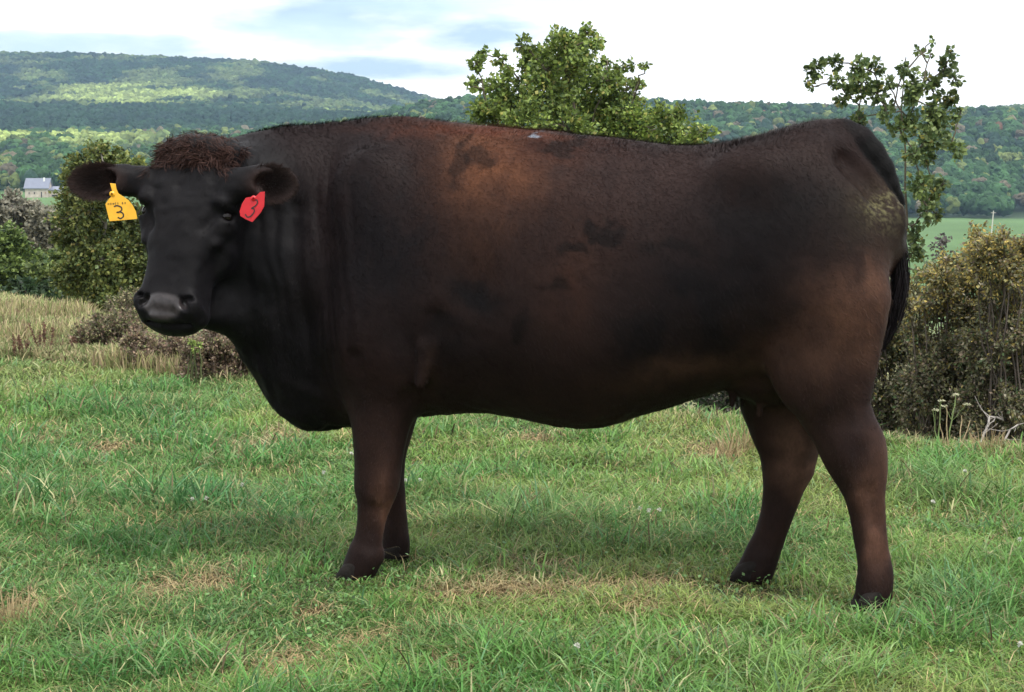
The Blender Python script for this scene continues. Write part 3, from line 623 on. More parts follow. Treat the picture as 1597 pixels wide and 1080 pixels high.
# soft anatomy: neck folds, brisket folds, ribs and general unevenness
HC = hp(0, -.08, .25)
def relief():
    U = gx[:, None, None]; Yv = gy[None, :, None]; Zv = gz[None, None, :]
    a0, a1 = lc(380, 0)[0], lc(560, 0)[0]
    S = 96
    for i in range(0, len(gx), S):
        sl = slice(i, i + S); f = FLD[sl]; near = np.abs(f) < 0.04
        ii = np.nonzero(near); u = gx[sl][ii[0]]; v = gy[ii[1]]; z = gz[ii[2]]
        if not len(u): continue
        d = 0.006 * (fbm(u * 7, v * 7, z * 6, 3, 2) - .5) + 0.003 * (fbm(u * 26, v * 26, z * 26, 9, 2) - .5)
        ok = (1 - sst(a1, a1 + .2, u)) * sst(lc(330,0)[0], a0, u) * sst(.50, .75, z) * (1 - sst(1.18, 1.3, z))
        wv = u + 0.10 * (z - .9) + .05 * fbm(u * 6, z * 5, v * 4, 5, 2)
        fold = (fbm(wv * 34, z * 2.2, v * 1.0, 41, 2) - .5) * 2.2 * fbm(u * 7, z * 3, v * 3, 21, 2)
        body_side = (u > lc(352, 0)[0] + (-.05 - v) * .8)
        d += -0.0220 * fold * ok * body_side - .007 * (fbm(wv * 95, z * 4, v * 2, 42, 2) - .5) * 2 * ok * body_side * fbm(u * 9, z * 5, v * 3, 22, 2)
        bo = (1 - sst(lc(520,0)[0], lc(560,0)[0], u)) * (1 - sst(.62, .80, z)) * sst(.35, .45, z)
        d += 0.012 * (fbm(z * 22 + u * 12, u * 6, v * 4, 18, 2) - .5) * 2 * bo * fbm(u * 8, z * 8, v * 8, 2, 1)
        hdr = np.sqrt((u - HC[0]) ** 2 + (v - HC[1]) ** 2 + (z - HC[2]) ** 2) < .34
        d += hdr * (.008 * (fbm(u * 24, v * 24, z * 24, 61, 2) - .5) + .0055 * (np.abs(fbm(u * 22, v * 22, z * 44, 62, 2) - .5) * 2 - .3) * sst(1.0, 1.15, z))
        leg = (1 - sst(.55, .66, z)) * sst(.08, .12, z); d += leg * .010 * (fbm(u * 26, v * 26, z * 9, 63, 2) - .5)
        du = sst(lc(1320, 0)[0], lc(1360, 0)[0], u) * np.exp(-((z - lc(0 + 1370, 312)[2]) / .07) ** 2)
        d += -0.012 * np.maximum(fbm(u * 45, v * 45, z * 60, 31, 2) - .42, 0) * du
        f[ii] += d.astype(np.float32); FLD[sl] = f
relief()

def surfnet(Fd, o, h):
    ins = Fd < 0; nx, ny, nz = Fd.shape
    c = np.zeros((nx - 1, ny - 1, nz - 1), np.uint8)
    for dx in (0, 1):
        for dy in (0, 1):
            for dz in (0, 1): c += ins[dx:nx - 1 + dx, dy:ny - 1 + dy, dz:nz - 1 + dz]
    I = np.array(np.nonzero((c > 0) & (c < 8))).T
    idx = np.full(c.shape, -1, np.int64); idx[tuple(I.T)] = np.arange(len(I))
    acc = np.zeros((len(I), 3)); cnt = np.zeros(len(I))
    cor = [(a, b, d) for a in (0, 1) for b in (0, 1) for d in (0, 1)]
    val = {k: Fd[I[:, 0] + k[0], I[:, 1] + k[1], I[:, 2] + k[2]] for k in cor}
    for k in cor:
        for ax in range(3):
            if k[ax]: continue
            k2 = list(k); k2[ax] = 1; k2 = tuple(k2); f0, f1 = val[k], val[k2]; m = (f0 < 0) != (f1 < 0)
            t = np.where(m, f0 / np.where(m, f0 - f1, 1), 0); p = np.tile(np.array(k, float), (len(I), 1)); p[:, ax] += t
            acc[m] += p[m]; cnt += m
    V = o + (I + acc / cnt[:, None]) * h
    Q = []
    for ax in range(3):
        a1, a2 = [(1, 2), (2, 0), (0, 1)][ax]
        sl0 = [slice(None)] * 3; sl1 = [slice(None)] * 3; sl0[ax] = slice(0, -1); sl1[ax] = slice(1, None)
        A, B = ins[tuple(sl0)], ins[tuple(sl1)]; E_ = np.array(np.nonzero(A != B)).T
        ok = (E_[:, a1] > 0) & (E_[:, a2] > 0) & (E_[:, a1] < Fd.shape[a1] - 1) & (E_[:, a2] < Fd.shape[a2] - 1); E_ = E_[ok]
        fl = A[tuple(E_.T)]
        def g(d1, d2):
            e = E_.copy(); e[:, a1] -= d1; e[:, a2] -= d2; return idx[tuple(e.T)]
        q = np.stack([g(1, 1), g(0, 1), g(0, 0), g(1, 0)], -1); q[~fl] = q[~fl][:, ::-1]; Q.append(q)
    return V, np.concatenate(Q)
CV, CQ = surfnet(FLD, G0, HS)
# keep the largest connected surface, relax once, vertex normals
def relax(V, Q, n=2, lam=.5):
    e = np.concatenate([Q[:, [i, (i + 1) % 4]] for i in range(4)])
    for _ in range(n):
        s = np.zeros_like(V); c = np.zeros(len(V))
        for ax in range(3): s[:, ax] = np.bincount(e[:, 0], V[e[:, 1], ax], len(V)) + np.bincount(e[:, 1], V[e[:, 0], ax], len(V))
        c = np.bincount(e[:, 0], minlength=len(V)) + np.bincount(e[:, 1], minlength=len(V))
        V = V + lam * (s / c[:, None] - V)
    return V
def vnormals(V, Q):
    n = np.cross(V[Q[:, 2]] - V[Q[:, 0]], V[Q[:, 3]] - V[Q[:, 1]]); N = np.zeros_like(V)
    for i in range(4):
        for ax in range(3): N[:, ax] += np.bincount(Q[:, i], n[:, ax], len(V))
    return norm(N)
def biggest(V, Q):
    lab = np.arange(len(V))
    while True:
        m = lab[Q].min(1); new = lab.copy()
        for i in range(4): np.minimum.at(new, Q[:, i], m)
        new = new[new]; new = new[new]
        if (new == lab).all(): break
        lab = new
    u, c = np.unique(lab, return_counts=True); keep = lab == u[c.argmax()]; mp = np.cumsum(keep) - 1
    return V[keep], mp[Q[keep[Q[:, 0]]]]
CV, CQ = biggest(CV, CQ)
CV = relax(CV, CQ, 2, .5); CN = vnormals(CV, CQ)
# coat colours: patches that belong to the animal, laid out along (u, z)
def patch(u, z, px, py, rx, ry, rot=0):
    c = lc(px, py, -.30); du = (u - c[0]) * 520; dz = -(z - c[2]) * 520; c_, s_ = cos(rot), sin(rot)
    du = du + 60 * (WARP[0] - .5) + 16 * (WARP[2] - .5); dz = dz + 60 * (WARP[1] - .5) + 22 * (WARP[3] - .5)
    a = du * c_ + dz * s_; b = -du * s_ + dz * c_
    return np.exp(-((a / rx) ** 2 + (b / ry) ** 2))
def coat(P):
    u, v, z = P[:, 0], P[:, 1], P[:, 2]
    global WARP
    WARP = [fbm(u * 6, v * 6, z * 6, 201, 3), fbm(u * 6, v * 6, z * 6, 202, 3), fbm(u * 34, v * 34, z * 16, 203, 2), fbm(u * 34, v * 34, z * 16, 204, 2)]
    n1 = fbm(u * 9, v * 9, z * 9, 51, 4); n2 = fbm(u * 38 + z * 12, v * 30, z * 34 - u * 12, 61, 3)
    C = np.tile(np.array([.0210, .0120, .0122]), (len(P), 1)); MOT = sst(.30, .62, fbm(u * 20, v * 20, z * 15, 211, 3))
    def lay(w, c, sharp=1.6):
        nonlocal C
        w = np.clip(w * (0.35 + 1.3 * n1) * (0.72 + .56 * n2) * (.55 + .65 * MOT), 0, 1) ** (1 / sharp) if sharp > 1 else np.clip(w, 0, 1)
        C = C * (1 - w[:, None]) + np.array(c) * w[:, None]
    lay(.7 * patch(u, z, 880, 420, 220, 160), (.034, .0180, .0150))
    lay(.60 * patch(u, z, 1010, 265, 190, 50, .1), (.042, .023, .020))
    lay(.6 * patch(u, z, 540, 260, 90, 70), (.030, .018, .017))
    lay(.7 * patch(u, z, 1240, 260, 110, 50), (.034, .0195, .017)); lay(.5 * patch(u, z, 640, 420, 60, 90), (.030, .0165, .0145)); lay(.6 * patch(u, z, 1000, 540, 120, 40), (.034, .018, .014))
    lay(.9 * patch(u, z, 725, 300, 52, 120, .12), (.074, .034, .021))
    lay(1.25 * patch(u, z, 740, 240, 72, 60), (.122, .051, .027))
    lay(.9 * patch(u, z, 835, 222, 62, 24), (.052, .019, .012))
    lay(1.2 * patch(u, z, 700, 196, 110, 10), (.105, .034, .018))
    lay(.7 * patch(u, z, 905, 450, 40, 80), (.050, .023, .016))
    bs = sst(.36, .56, patch(u, z, 948, 362, 38, 36) * (.2 + 1.35 * fbm(u * 30, v * 30, z * 30, 215, 3))); lay(bs * .8, (.0085, .0042, .0042), 1); RAG = .2 + 1.35 * fbm(u * 30, v * 30, z * 30, 215, 3)
    for mx_, my_, ra_, rb_ in ((738, 448, 26, 14), (752, 470, 30, 10), (700, 505, 20, 10), (905, 404, 16, 8), (880, 402, 12, 10), (868, 462, 22, 9), (822, 520, 12, 22), (560, 455, 12, 34), (615, 440, 10, 30), (735, 245, 26, 12), (700, 255, 10, 34), (862, 222, 26, 12), (1050, 380, 30, 12), (1330, 540, 24, 16), (1300, 640, 20, 14)):
        bs = sst(.28, .72, patch(u, z, mx_, my_, ra_ * 1.5, rb_ * 1.5) * RAG); C = C * (1 - .5 * bs[:, None])
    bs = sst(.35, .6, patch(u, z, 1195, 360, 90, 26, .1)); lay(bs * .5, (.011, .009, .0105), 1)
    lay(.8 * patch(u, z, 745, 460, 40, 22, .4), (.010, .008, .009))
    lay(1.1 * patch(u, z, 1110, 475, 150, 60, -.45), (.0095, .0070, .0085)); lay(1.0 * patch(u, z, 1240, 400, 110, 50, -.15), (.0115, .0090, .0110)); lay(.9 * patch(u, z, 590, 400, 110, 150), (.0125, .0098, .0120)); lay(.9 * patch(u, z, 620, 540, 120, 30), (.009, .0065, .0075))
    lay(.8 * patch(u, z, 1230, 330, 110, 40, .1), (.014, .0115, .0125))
    lay(1.0 * patch(u, z, 1325, 485, 62, 60, -.4), (.096, .050, .034))
    lay(.9 * patch(u, z, 1285, 560, 60, 45, -.3), (.070, .037, .026))
    lay(.8 * patch(u, z, 1215, 530, 60, 35, -.9), (.050, .026, .018))
    lay(.9 * patch(u, z, 1080, 588, 95, 20, -.15), (.062, .034, .024))
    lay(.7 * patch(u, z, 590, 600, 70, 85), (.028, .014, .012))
    lay(.5 * patch(u, z, 655, 590, 7, 50, .1), (.045, .026, .020))
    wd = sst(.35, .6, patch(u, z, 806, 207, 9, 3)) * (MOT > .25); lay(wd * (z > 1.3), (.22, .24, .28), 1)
    low = 1 - sst(.40, .72, z)
    lay(low * .65, (.034, .018, .0145))
    lay(low * 1.2 * patch(u, z, 1366, 790, 17, 95), (.095, .050, .036))
    lay(low * 1.0 * patch(u, z, 1366, 712, 16, 16), (.075, .042, .032))
    lay(low * 1.2 * patch(u, z, 587, 825, 13, 60), (.095, .050, .036))
    lay(low * .9 * patch(u, z, 1232, 755, 32, 80, -.3), (.085, .048, .036))
    lay((1 - sst(.0, .16, z)) * .8, (.020, .012, .011))
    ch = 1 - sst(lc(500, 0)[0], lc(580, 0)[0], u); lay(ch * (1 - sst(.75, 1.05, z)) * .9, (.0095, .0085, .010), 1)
    q = P - HO; a, b, l = q @ HR, q @ HN, q @ HL
    hd = (1 - sst(.27, .40, np.sqrt(a ** 2 + (b + .08) ** 2 + ((l - .25) * .85) ** 2))); lay(hd * 1.0, (.0120, .0108, .0130), 1)
    # scattered pale flecks of skin and chaff
    fl = (vn(u * 70, v * 70, z * 70, 77) > .985) & (vn(u * 4, v * 4, z * 4, 78) > .62) & (z > .7); C[fl] = C[fl] * .4 + np.array([.16, .14, .13]) * .6
    w = sst(.50, .60, fbm(u * 130, v * 130, z * 190, 31, 3)) * np.clip(1.6 * patch(u, z, 1387, 315, 26, 44, .35) * (.4 + fbm(u * 14, v * 14, z * 14, 33, 2)), 0, 1)
    C = C * (1 - w[:, None]) + np.array([.062, .055, .040]) * (.5 + 1.0 * n2[:, None]) * w[:, None]
    w = .7 * np.clip(1.3 * patch(u, z, 1368, 325, 52, 48, .35), 0, 1); C = C * (1 - w[:, None]) + C * np.array([2.0, 2.1, 1.4]) * w[:, None]
    tail = np.zeros(len(P))
    for i in range(len(TL) - 1):
        a0, a1 = lc(TL[i][0], TL[i][1], TV(i)), lc(TL[i+1][0], TL[i+1][1], TV(i + 1)); ab = a1 - a0; t = np.clip((P - a0) @ ab / (ab @ ab), 0, 1); dd = np.linalg.norm(P - a0 - t[:, None] * ab, axis=1); tail = np.maximum(tail, 1 - sst(TL[i][2] * 1.02, TL[i][2] * 1.2, dd))
    tail = tail * sst(lc(1300, 0)[0], lc(1332, 0)[0], u); C = C * (1 - tail[:, None]) + np.array([.006, .0045, .006]) * tail[:, None]
    # bare leather of the nose
    nose = sst(0, .012, l - (.452 + 3.0 * a * a)) * (1 - sst(.530 - 2 * a * a, .541 - 2 * a * a, l)) * sst(-.05, -.035, b) * (1 - sst(.066, .080, np.abs(a) + 1.0 * np.maximum(l - .49, 0)))
    C = C * (1 - nose[:, None]) + np.array([.038, .032, .033]) * (.4 + .7 * n2[:, None] + .6 * vn(u * 260, v * 260, z * 260, 301)[:, None]) * nose[:, None]
    return C, nose, hd
CC, NOSE, HEADW = coat(CV); _lum = CC.mean(1, keepdims=True); CC = (_lum + (CC - _lum) * 1.12) * np.clip(.36 + 12 * _lum, .42, 1.12) * .80; CC = np.clip(CC, .002, 1)
EARIN = np.zeros(len(CV))
for c0, M, tip, hh in ear_frames:
    d = CV - c0; e = np.exp(-(((d @ M[0]) / (tip * .9)) ** 2 + ((d @ M[1]) / (hh * .9)) ** 2) ** 2) * (np.abs(d @ M[2]) < .04); EARIN = np.maximum(EARIN, e * ((CN @ M[2]) > .1))
CC = CC * (1 - EARIN[:, None]) + np.array([.026, .015, .013]) * EARIN[:, None]

def mat_coat():
    m = bpy.data.materials.new('coat'); m.use_nodes = True; nt = m.node_tree; N = nt.nodes.new; L = nt.links.new; b = nt.nodes['Principled BSDF']
    a = N('ShaderNodeAttribute'); a.attribute_name = 'Col'; g = N('ShaderNodeAttribute'); g.attribute_name = 'Gloss'
    tc = N('ShaderNodeTexCoord'); mp = N('ShaderNodeMapping'); mp.inputs['Scale'].default_value = (60, 60, 28); mp.inputs['Rotation'].default_value = (0, .5, 0); L(tc.outputs['Object'], mp.inputs[0])
    n = N('ShaderNodeTexNoise'); n.inputs['Scale'].default_value = 2.2; n.inputs['Detail'].default_value = 6; n.inputs['Roughness'].default_value = .65; L(mp.outputs[0], n.inputs['Vector'])
    r = N('ShaderNodeMapRange'); r.inputs[1].default_value = .3; r.inputs[2].default_value = .7; r.inputs[3].default_value = .78; r.inputs[4].default_value = 1.22; L(n.outputs[0], r.inputs[0])
    v = N('ShaderNodeVectorMath'); v.operation = 'SCALE'; L(a.outputs['Color'], v.inputs[0]); L(r.outputs[0], v.inputs['Scale']); L(v.outputs[0], b.inputs['Base Color'])
    rr = N('ShaderNodeMapRange'); rr.inputs[3].default_value = .62; rr.inputs[4].default_value = .30; L(g.outputs['Fac'], rr.inputs[0]); L(rr.outputs[0], b.inputs['Roughness'])
    sr = N('ShaderNodeMapRange'); sr.inputs[3].default_value = .10; sr.inputs[4].default_value = .42; L(g.outputs['Fac'], sr.inputs[0]); L(sr.outputs[0], b.inputs['Specular IOR Level'])
    b.inputs['Sheen Weight'].default_value = .015; b.inputs['Sheen Roughness'].default_value = .5; b.inputs['Sheen Tint'].default_value = (.8, .75, .9, 1)
    bp = N('ShaderNodeBump'); bp.inputs['Strength'].default_value = .22; bp.inputs['Distance'].default_value = .003; L(n.outputs[0], bp.inputs['Height']); L(bp.outputs[0], b.inputs['Normal'])
    return m
M_COAT = mat_coat()
M_HAIR = mat_basic('hair', .55, attr=True, spec=.10, sheen=.015)
cow = empty('cow', (float(CO[0]), float(CO[1]), 0)); tag(cow, 'large dark brown cow standing side-on in the grass, head turned towards the viewer', 'cow')
ob = put(mk('body', l2w(CV), CQ, M_COAT, CC, smooth=True), cow)
ga = ob.data.attributes.new('Gloss', 'FLOAT', 'POINT'); ga.data.foreach_set('value', np.maximum(NOSE, .07 * HEADW).astype(np.float32))

# short coat of real hairs lying along the body
def strands(R, D, Nn, Ln, Wd_, C, segs=1, curl=None, droop=None):
    """flat tapering hairs: root, direction, facing normal, length, width"""
    n = len(R); W = norm(np.cross(D, Nn)) * Wd_[:, None] * .5; rows = []; P = R.copy(); d = D.copy()
    for s in range(segs + 1):
        rows.append(P.copy()); P = P + d * (Ln / segs)[:, None]
        if curl is not None: d = norm(d + curl * (1.0 / segs))
    V = []; k = 2 * segs + 1
    for s in range(segs): w = W * (1 - .55 * s / segs); V += [rows[s] - w, rows[s] + w]
    V.append(rows[segs]); V = np.stack(V, 1).reshape(-1, 3); base = (np.arange(n) * k)[:, None]
    T = base + np.array([[2 * segs - 2, 2 * segs - 1, 2 * segs]]); Q = np.concatenate([base + np.array([[2 * s, 2 * s + 1, 2 * s + 3, 2 * s + 2]]) for s in range(segs - 1)]) if segs > 1 else np.zeros((0, 4), int)
    return V, T, Q, np.repeat(C, k, 0)
def make_coat(n):
    fa = np.linalg.norm(np.cross(CV[CQ[:, 2]] - CV[CQ[:, 0]], CV[CQ[:, 3]] - CV[CQ[:, 1]]), axis=1) / 2
    fc = CV[CQ].mean(1); wgt = fa * (fc[:, 2] > .06); wgt *= 1 + 1.2 * (fc[:, 1] < .1)
    i = rng.choice(len(CQ), n, p=wgt / wgt.sum()); w = rng.dirichlet([1, 1, 1, 1], n)
    R = (CV[CQ[i]] * w[..., None]).sum(1); Nn = norm((CN[CQ[i]] * w[..., None]).sum(1)); C = (CC[CQ[i]] * w[..., None]).sum(1)
    nose = (NOSE[CQ[i]] * w).sum(1); hw_ = (HEADW[CQ[i]] * w).sum(1); ear = (EARIN[CQ[i]] * w).sum(1)
    u, v, z = R.T
    leg = 1 - sst(.52, .66, z); D = np.stack([.75 - .7 * leg, 0 * u, -.6 - .4 * leg], 1)
    nk = 1 - sst(lc(420, 0)[0], lc(600, 0)[0], u); D = D * (1 - .8 * nk[:, None]) + np.array([.15, -.1, -.9]) * .8 * nk[:, None]
    D = D * (1 - hw_[:, None]) + (HL + .0) * hw_[:, None]
    D = D + .35 * (np.stack([fbm(u * 6, v * 6, z * 6, 91, 2), fbm(u * 6, v * 6, z * 6, 92, 2), fbm(u * 6, v * 6, z * 6, 93, 2)], 1) - .5) * 2
    D = norm(D - Nn * (D * Nn).sum(1, keepdims=True)); top = sst(.75, .95, Nn[:, 2]) * sst(1.2, 1.28, z) * (hw_ < .2)
    lift = .22 + .25 * rng.random(n) + .4 * top
    D = norm(D + Nn * lift[:, None] + .22 * rng.normal(size=(n, 3)))
    Ln = (.013 - .005 * leg + .004 * top + .002 * nk) * (.6 + .8 * rng.random(n)); Ln = Ln * (1 - .5 * hw_)
    keep = (nose < .2) & (rng.random(n) > hw_ * .35)
    C = C * (.84 + .36 * rng.random((n, 1)))
    return strands(R[keep] - Nn[keep] * .001, D[keep], Nn[keep], Ln[keep], np.full(keep.sum(), .0013), C[keep])
V, T, Q, C = make_coat(340000)
put(mk('coat_hair', l2w(V), [T], M_HAIR, C), cow)

def near_surface(P):
    """nearest body vertices for points (coarse)"""
    out = np.empty(len(P), int)
    for j in range(0, len(P), 64): out[j:j + 64] = ((P[j:j + 64, None] - CVs[None]) ** 2).sum(-1).argmin(1)
    return SI[out]
q = CV - HO; ha, hb, hl = q @ HR, q @ HN, q @ HL
SI = np.nonzero((np.abs(ha) < .14) & (hl < .10) & (hl > -.09) & (hb > -.17) & (hb < .06))[0]; CVs = CV[SI]
def tuft():
    ncl = 190; A = Acc()
    a = rng.uniform(-.135, .122, ncl); l = rng.uniform(-.02, .062, ncl) + 1.2 * a ** 2; b = rng.uniform(-.09, .03, ncl) + .02 * (l > .02)
    root = near_surface(HO + a[:, None] * HR + b[:, None] * HN + l[:, None] * HL)
    for j in range(ncl):
        n = 34; r0 = CV[root[j]]; nn = CN[root[j]]
        out = norm(nn * .16 + HN * .12 + HR * (a[j] * 5 + rng.normal() * .55) + HL * rng.uniform(-.15, .75))
        R = r0 + rng.normal(size=(n, 3)) * .007 - nn * .004; D = norm(out + rng.normal(size=(n, 3)) * .16)
        cv = (HL * rng.uniform(.2, 1.2) + HR * rng.normal() * 1.1 - nn * rng.uniform(.3, .9)); cv = cv + rng.normal(size=(n, 3)) * .15
        col = np.array([.036, .0185, .0150]) * rng.uniform(.6, 1.6) * rng.uniform(.7, 1.3, (n, 1))
        V, T, Q, C = strands(R, D, np.tile(nn, (n, 1)) + rng.normal(size=(n, 3)) * .5, rng.uniform(.014, .036, n), np.full(n, .0018), col, 4, cv)
        A.add(V, T, Q, C)
    V = np.concatenate(A.v); A.v = [l2w(V)]
    return put(A.build('forelock', M_HAIR), cow)
tuft()
def ear_hair():
    A = Acc()
    for c0, M, tip, hh in ear_frames:
        n = 5200; th = rng.uniform(0, 2 * pi, n); rr = np.sqrt(rng.uniform(.0, 1.0, n)) * .96; x, y = rr * np.cos(th) * tip, rr * np.sin(th) * hh
        k = x > -tip * .75; x, y, th, rr = x[k], y[k], th[k], rr[k]; n = len(x)
        R = c0 + x[:, None] * M[0] + y[:, None] * M[1] + ((.002 + .014 * rr ** 3)[:, None]) * M[2]
        D = norm((.5 * rr * np.cos(th))[:, None] * M[0] + (.8 * rr * np.sin(th))[:, None] * M[1] + .25 * M[2] + .75 * M[0] + rng.normal(size=(n, 3)) * .22)
        col = np.array([.019, .0120, .0108]) * (.35 + 1.5 * rr[:, None] ** 2 * rng.uniform(.5, 1.2, (n, 1)))
        V, T, Q, C = strands(R, D, np.tile(M[2], (n, 1)), rng.uniform(.012, .026, n), np.full(n, .0014), col, 2, np.tile(.5 * M[0], (n, 1)))
        A.add(V, T, Q, C)
    A.v = [l2w(np.concatenate(A.v))]
    return put(A.build('ear_hair', M_HAIR), cow)
ear_hair()
def switch():
    A = Acc(); n = 900; path = np.array([lc(x, y, .0) for x, y in ((1404,360),(1405,400),(1403,440),(1397,480),(1388,515),(1376,548))])
    L_ = rng.uniform(.35, 1.0, n); o = rng.normal(size=(n, 3)) * np.array([.008, .012, .004]); k = 9; t = np.linspace(0, 1, k)
    s = (rng.uniform(0, .35, n))[:, None] + (L_ * .75)[:, None] * t[None]; s = np.clip(s, 0, 1.02)
    P = np.stack([crv(np.linspace(0, 1, 6), path[:, j], s) for j in range(3)], -1)
    w = (.4 + 1.0 * np.sin(np.clip(s, 0, 1) * pi * .80))[..., None]; P = P + o[:, None] * w * (1 - .6 * s[..., None] ** 3) + .003 * np.sin(s * 18 + rng.uniform(0, 6, (n, 1)))[..., None]
    side = norm(rng.normal(size=(n, 1, 3))) * .0011
    V = np.stack([P - side, P + side], 2).reshape(n, 2 * k, 3); b = (np.arange(n) * 2 * k)[:, None, None]; i = np.arange(k - 1)[None, :, None] * 2
    Q = (b + i + np.array([0, 1, 3, 2])[None, None]).reshape(-1, 4)
    col = np.repeat(np.array([.012, .0095, .011]) * rng.uniform(.6, 1.5, (n, 1)), 2 * k, 0)
    A.add(l2w(V.reshape(-1, 3)), Q=Q, C=col); return put(A.build('tail_switch', M_HAIR), cow)
switch()

# hooves
M_HOOF = mat_basic('hoof', .85, (.010, .008, .007), spec=.2, bump=.4, bscale=60, vary=.3, vscale=30)
def hoof(px, py, v, toe, sz=1.0):
    c = lc(px, py, v); h = .0045; lo = np.array([-.10, -.08, -.01]); nn_ = np.ceil(np.array([.20, .16, .12]) / h).astype(int)
    X, Y, Z = [(lo[i] + np.arange(nn_[i]) * h) for i in range(3)]; X = X[:, None, None]; Y = Y[None, :, None]; Z = Z[None, None, :]
    f = np.full(tuple(nn_), 1.0)
    def cn(a, b, ra, rb, k=.006):
        nonlocal f
        a = np.array(a); b = np.array(b); ab = b - a; t = np.clip(((X - a[0]) * ab[0] + (Y - a[1]) * ab[1] + (Z - a[2]) * ab[2]) / (ab @ ab), 0, 1)
        d = np.sqrt((X - a[0] - t * ab[0]) ** 2 + (Y - a[1] - t * ab[1]) ** 2 + (Z - a[2] - t * ab[2]) ** 2) - (ra + (rb - ra) * t); f = smin(f, d, k)
    for s_ in (-1, 1):
        cn((.010, s_ * .019, .062), (-.026, s_ * .022, .034), .026, .026); cn((-.026, s_ * .022, .034), (-.056, s_ * .018, .014), .026, .014); cn((.016, s_ * .02, .03), (-.03, s_ * .021, .02), .024, .024)
    f = np.maximum(f, .003 - Z)
    V, Q = surfnet(f, lo, h); V = relax(V, Q, 1); V = V * sz; ca_, sa_ = cos(toe), sin(toe); V = np.stack([V[:, 0] * ca_ - V[:, 1] * sa_, V[:, 0] * sa_ + V[:, 1] * ca_, V[:, 2]], 1) + np.array([c[0], c[1], 0])
    put(mk('hoof', l2w(V), Q, M_HOOF, smooth=True), cow)
hoof(556, 890, -.165, .2, .95); hoof(617, 872, .13, .1, .85); hoof(1362, 926, -.16, .5, .93); hoof(1172, 898, .13, .1, .95)

# eyes
M_EYE = mat_basic('eye', .16, (.006, .004, .004), spec=.3)
for sg in (-1, 1):
    c = hp(sg * .131, -.040, .207); A = Acc(); k, m_ = 16, 10; th = np.linspace(0, pi, m_)[:, None]; ph = (np.arange(k) / k * 2 * pi)[None]
    S = np.stack([np.sin(th) * np.cos(ph), np.sin(th) * np.sin(ph), np.cos(th) + 0 * ph], -1).reshape(-1, 3) * .0185 + c
    i = np.arange(m_ - 1)[:, None] * k; j = np.arange(k)[None]; Qs = np.stack([i + j, i + k + j, i + k + (j + 1) % k, i + (j + 1) % k], -1).reshape(-1, 4)
    put(mk('eye', l2w(S), Qs, M_EYE, smooth=True), cow)

# ear tags
def mat_plastic(name, c): return mat_basic(name, .38, c, vary=.12, vscale=40, transl=.15)
M_YEL, M_RED, M_INK = mat_plastic('tag_yellow', (.80, .43, .025)), mat_plastic('tag_red', (.62, .012, .022)), mat_basic('ink', .5, (.012, .010, .010))
def ear_tag(poly, Y, tilt, mat, strokes, label, w):
    """thin plate through the given outline, leaning by tilt (dY per metre of x and z)"""
    c = at(poly[0][0], poly[0][1], Y)
    def P(p, off=0.0):
        q = at(np.array([a for a, b in p]), np.array([b for a, b in p]), Y); q = np.atleast_2d(q).copy()
        q[:, 1] += tilt[0] * (q[:, 0] - c[0]) + tilt[1] * (q[:, 2] - c[2]) - off; return q
    me = bpy.data.meshes.new('ear_tag'); f = P(poly, .0012); b = P(poly, -.0012); n = len(poly)
    fs = [tuple(range(n))[::-1], tuple(range(n, 2 * n))] + [(i, (i + 1) % n, n + (i + 1) % n, n + i) for i in range(n)]
    me.from_pydata([tuple(x) for x in np.concatenate([f, b])], [], fs); me.update(); me.materials.append(mat)
    o = bpy.data.objects.new('ear_tag', me); scene.collection.objects.link(o); put(o, cow); o['label'] = label
    bv = o.modifiers.new('soft edge', 'BEVEL'); bv.width = .0008; bv.segments = 2; bv.limit_method = 'ANGLE'
    pin = Acc(); c0 = P(poly[:2]).mean(0) + [0, 0, -.006]; pin.tube([c0 + [0, -.004, 0], c0 + [0, .030, 0]], [.0055, .0045], 10); pin.tube([c0 + [0, -.0065, 0], c0 + [0, -.0035, 0]], [.0035, .0085], 12); pn = pin.build('pin', mat); pn.parent = o; pn.location = (0, 0, 0)
    A = Acc()
    for st, ww in strokes:
        st = np.array(st, float); t = np.arange(len(st)); tt = np.linspace(0, len(st) - 1, 5 * len(st)); q = np.stack([crv(t, st[:, 0], tt), crv(t, st[:, 1], tt)], 1)
        d = norm(np.gradient(q, axis=0)); nn = np.stack([-d[:, 1], d[:, 0]], 1) * ww / 2
        V = np.concatenate([P(q - nn, .0022), P(q + nn, .0022)]); m = len(q); i = np.arange(m - 1)
        A.add(V, Q=np.stack([i, i + 1, i + 1 + m, i + m], 1))
    dg = A.build('tag_number', M_INK); dg.parent = o; dg.location = (0, 0, 0)
    return o
LET = {'H': [[(0,0),(0,1)],[(0,.5),(.6,.5)],[(.6,0),(.6,1)]], 'O': [[(.3,0),(0,.4),(.2,1),(.6,.7),(.5,.1),(.3,0)]], 'W': [[(0,0),(.15,1),(.35,.3),(.5,1),(.7,0)]], 'E': [[(.5,0),(0,0),(0,1),(.5,1)],[(0,.5),(.4,.5)]],
       'S': [[(.5,.1),(.1,.1),(.1,.45),(.5,.6),(.4,1),(0,.9)]], 'B': [[(0,0),(0,1),(.5,.85),(.1,.5),(.45,.2),(0,0)]]}
row = []; x = 169.0
for ch in 'HOWES BO':
    if ch != ' ': row += [([(x + a * 2.6, 316.9 - (x - 169) * .05 + b * 2.7) for a, b in s_], .55) for s_ in LET[ch]]
    x += 3.6
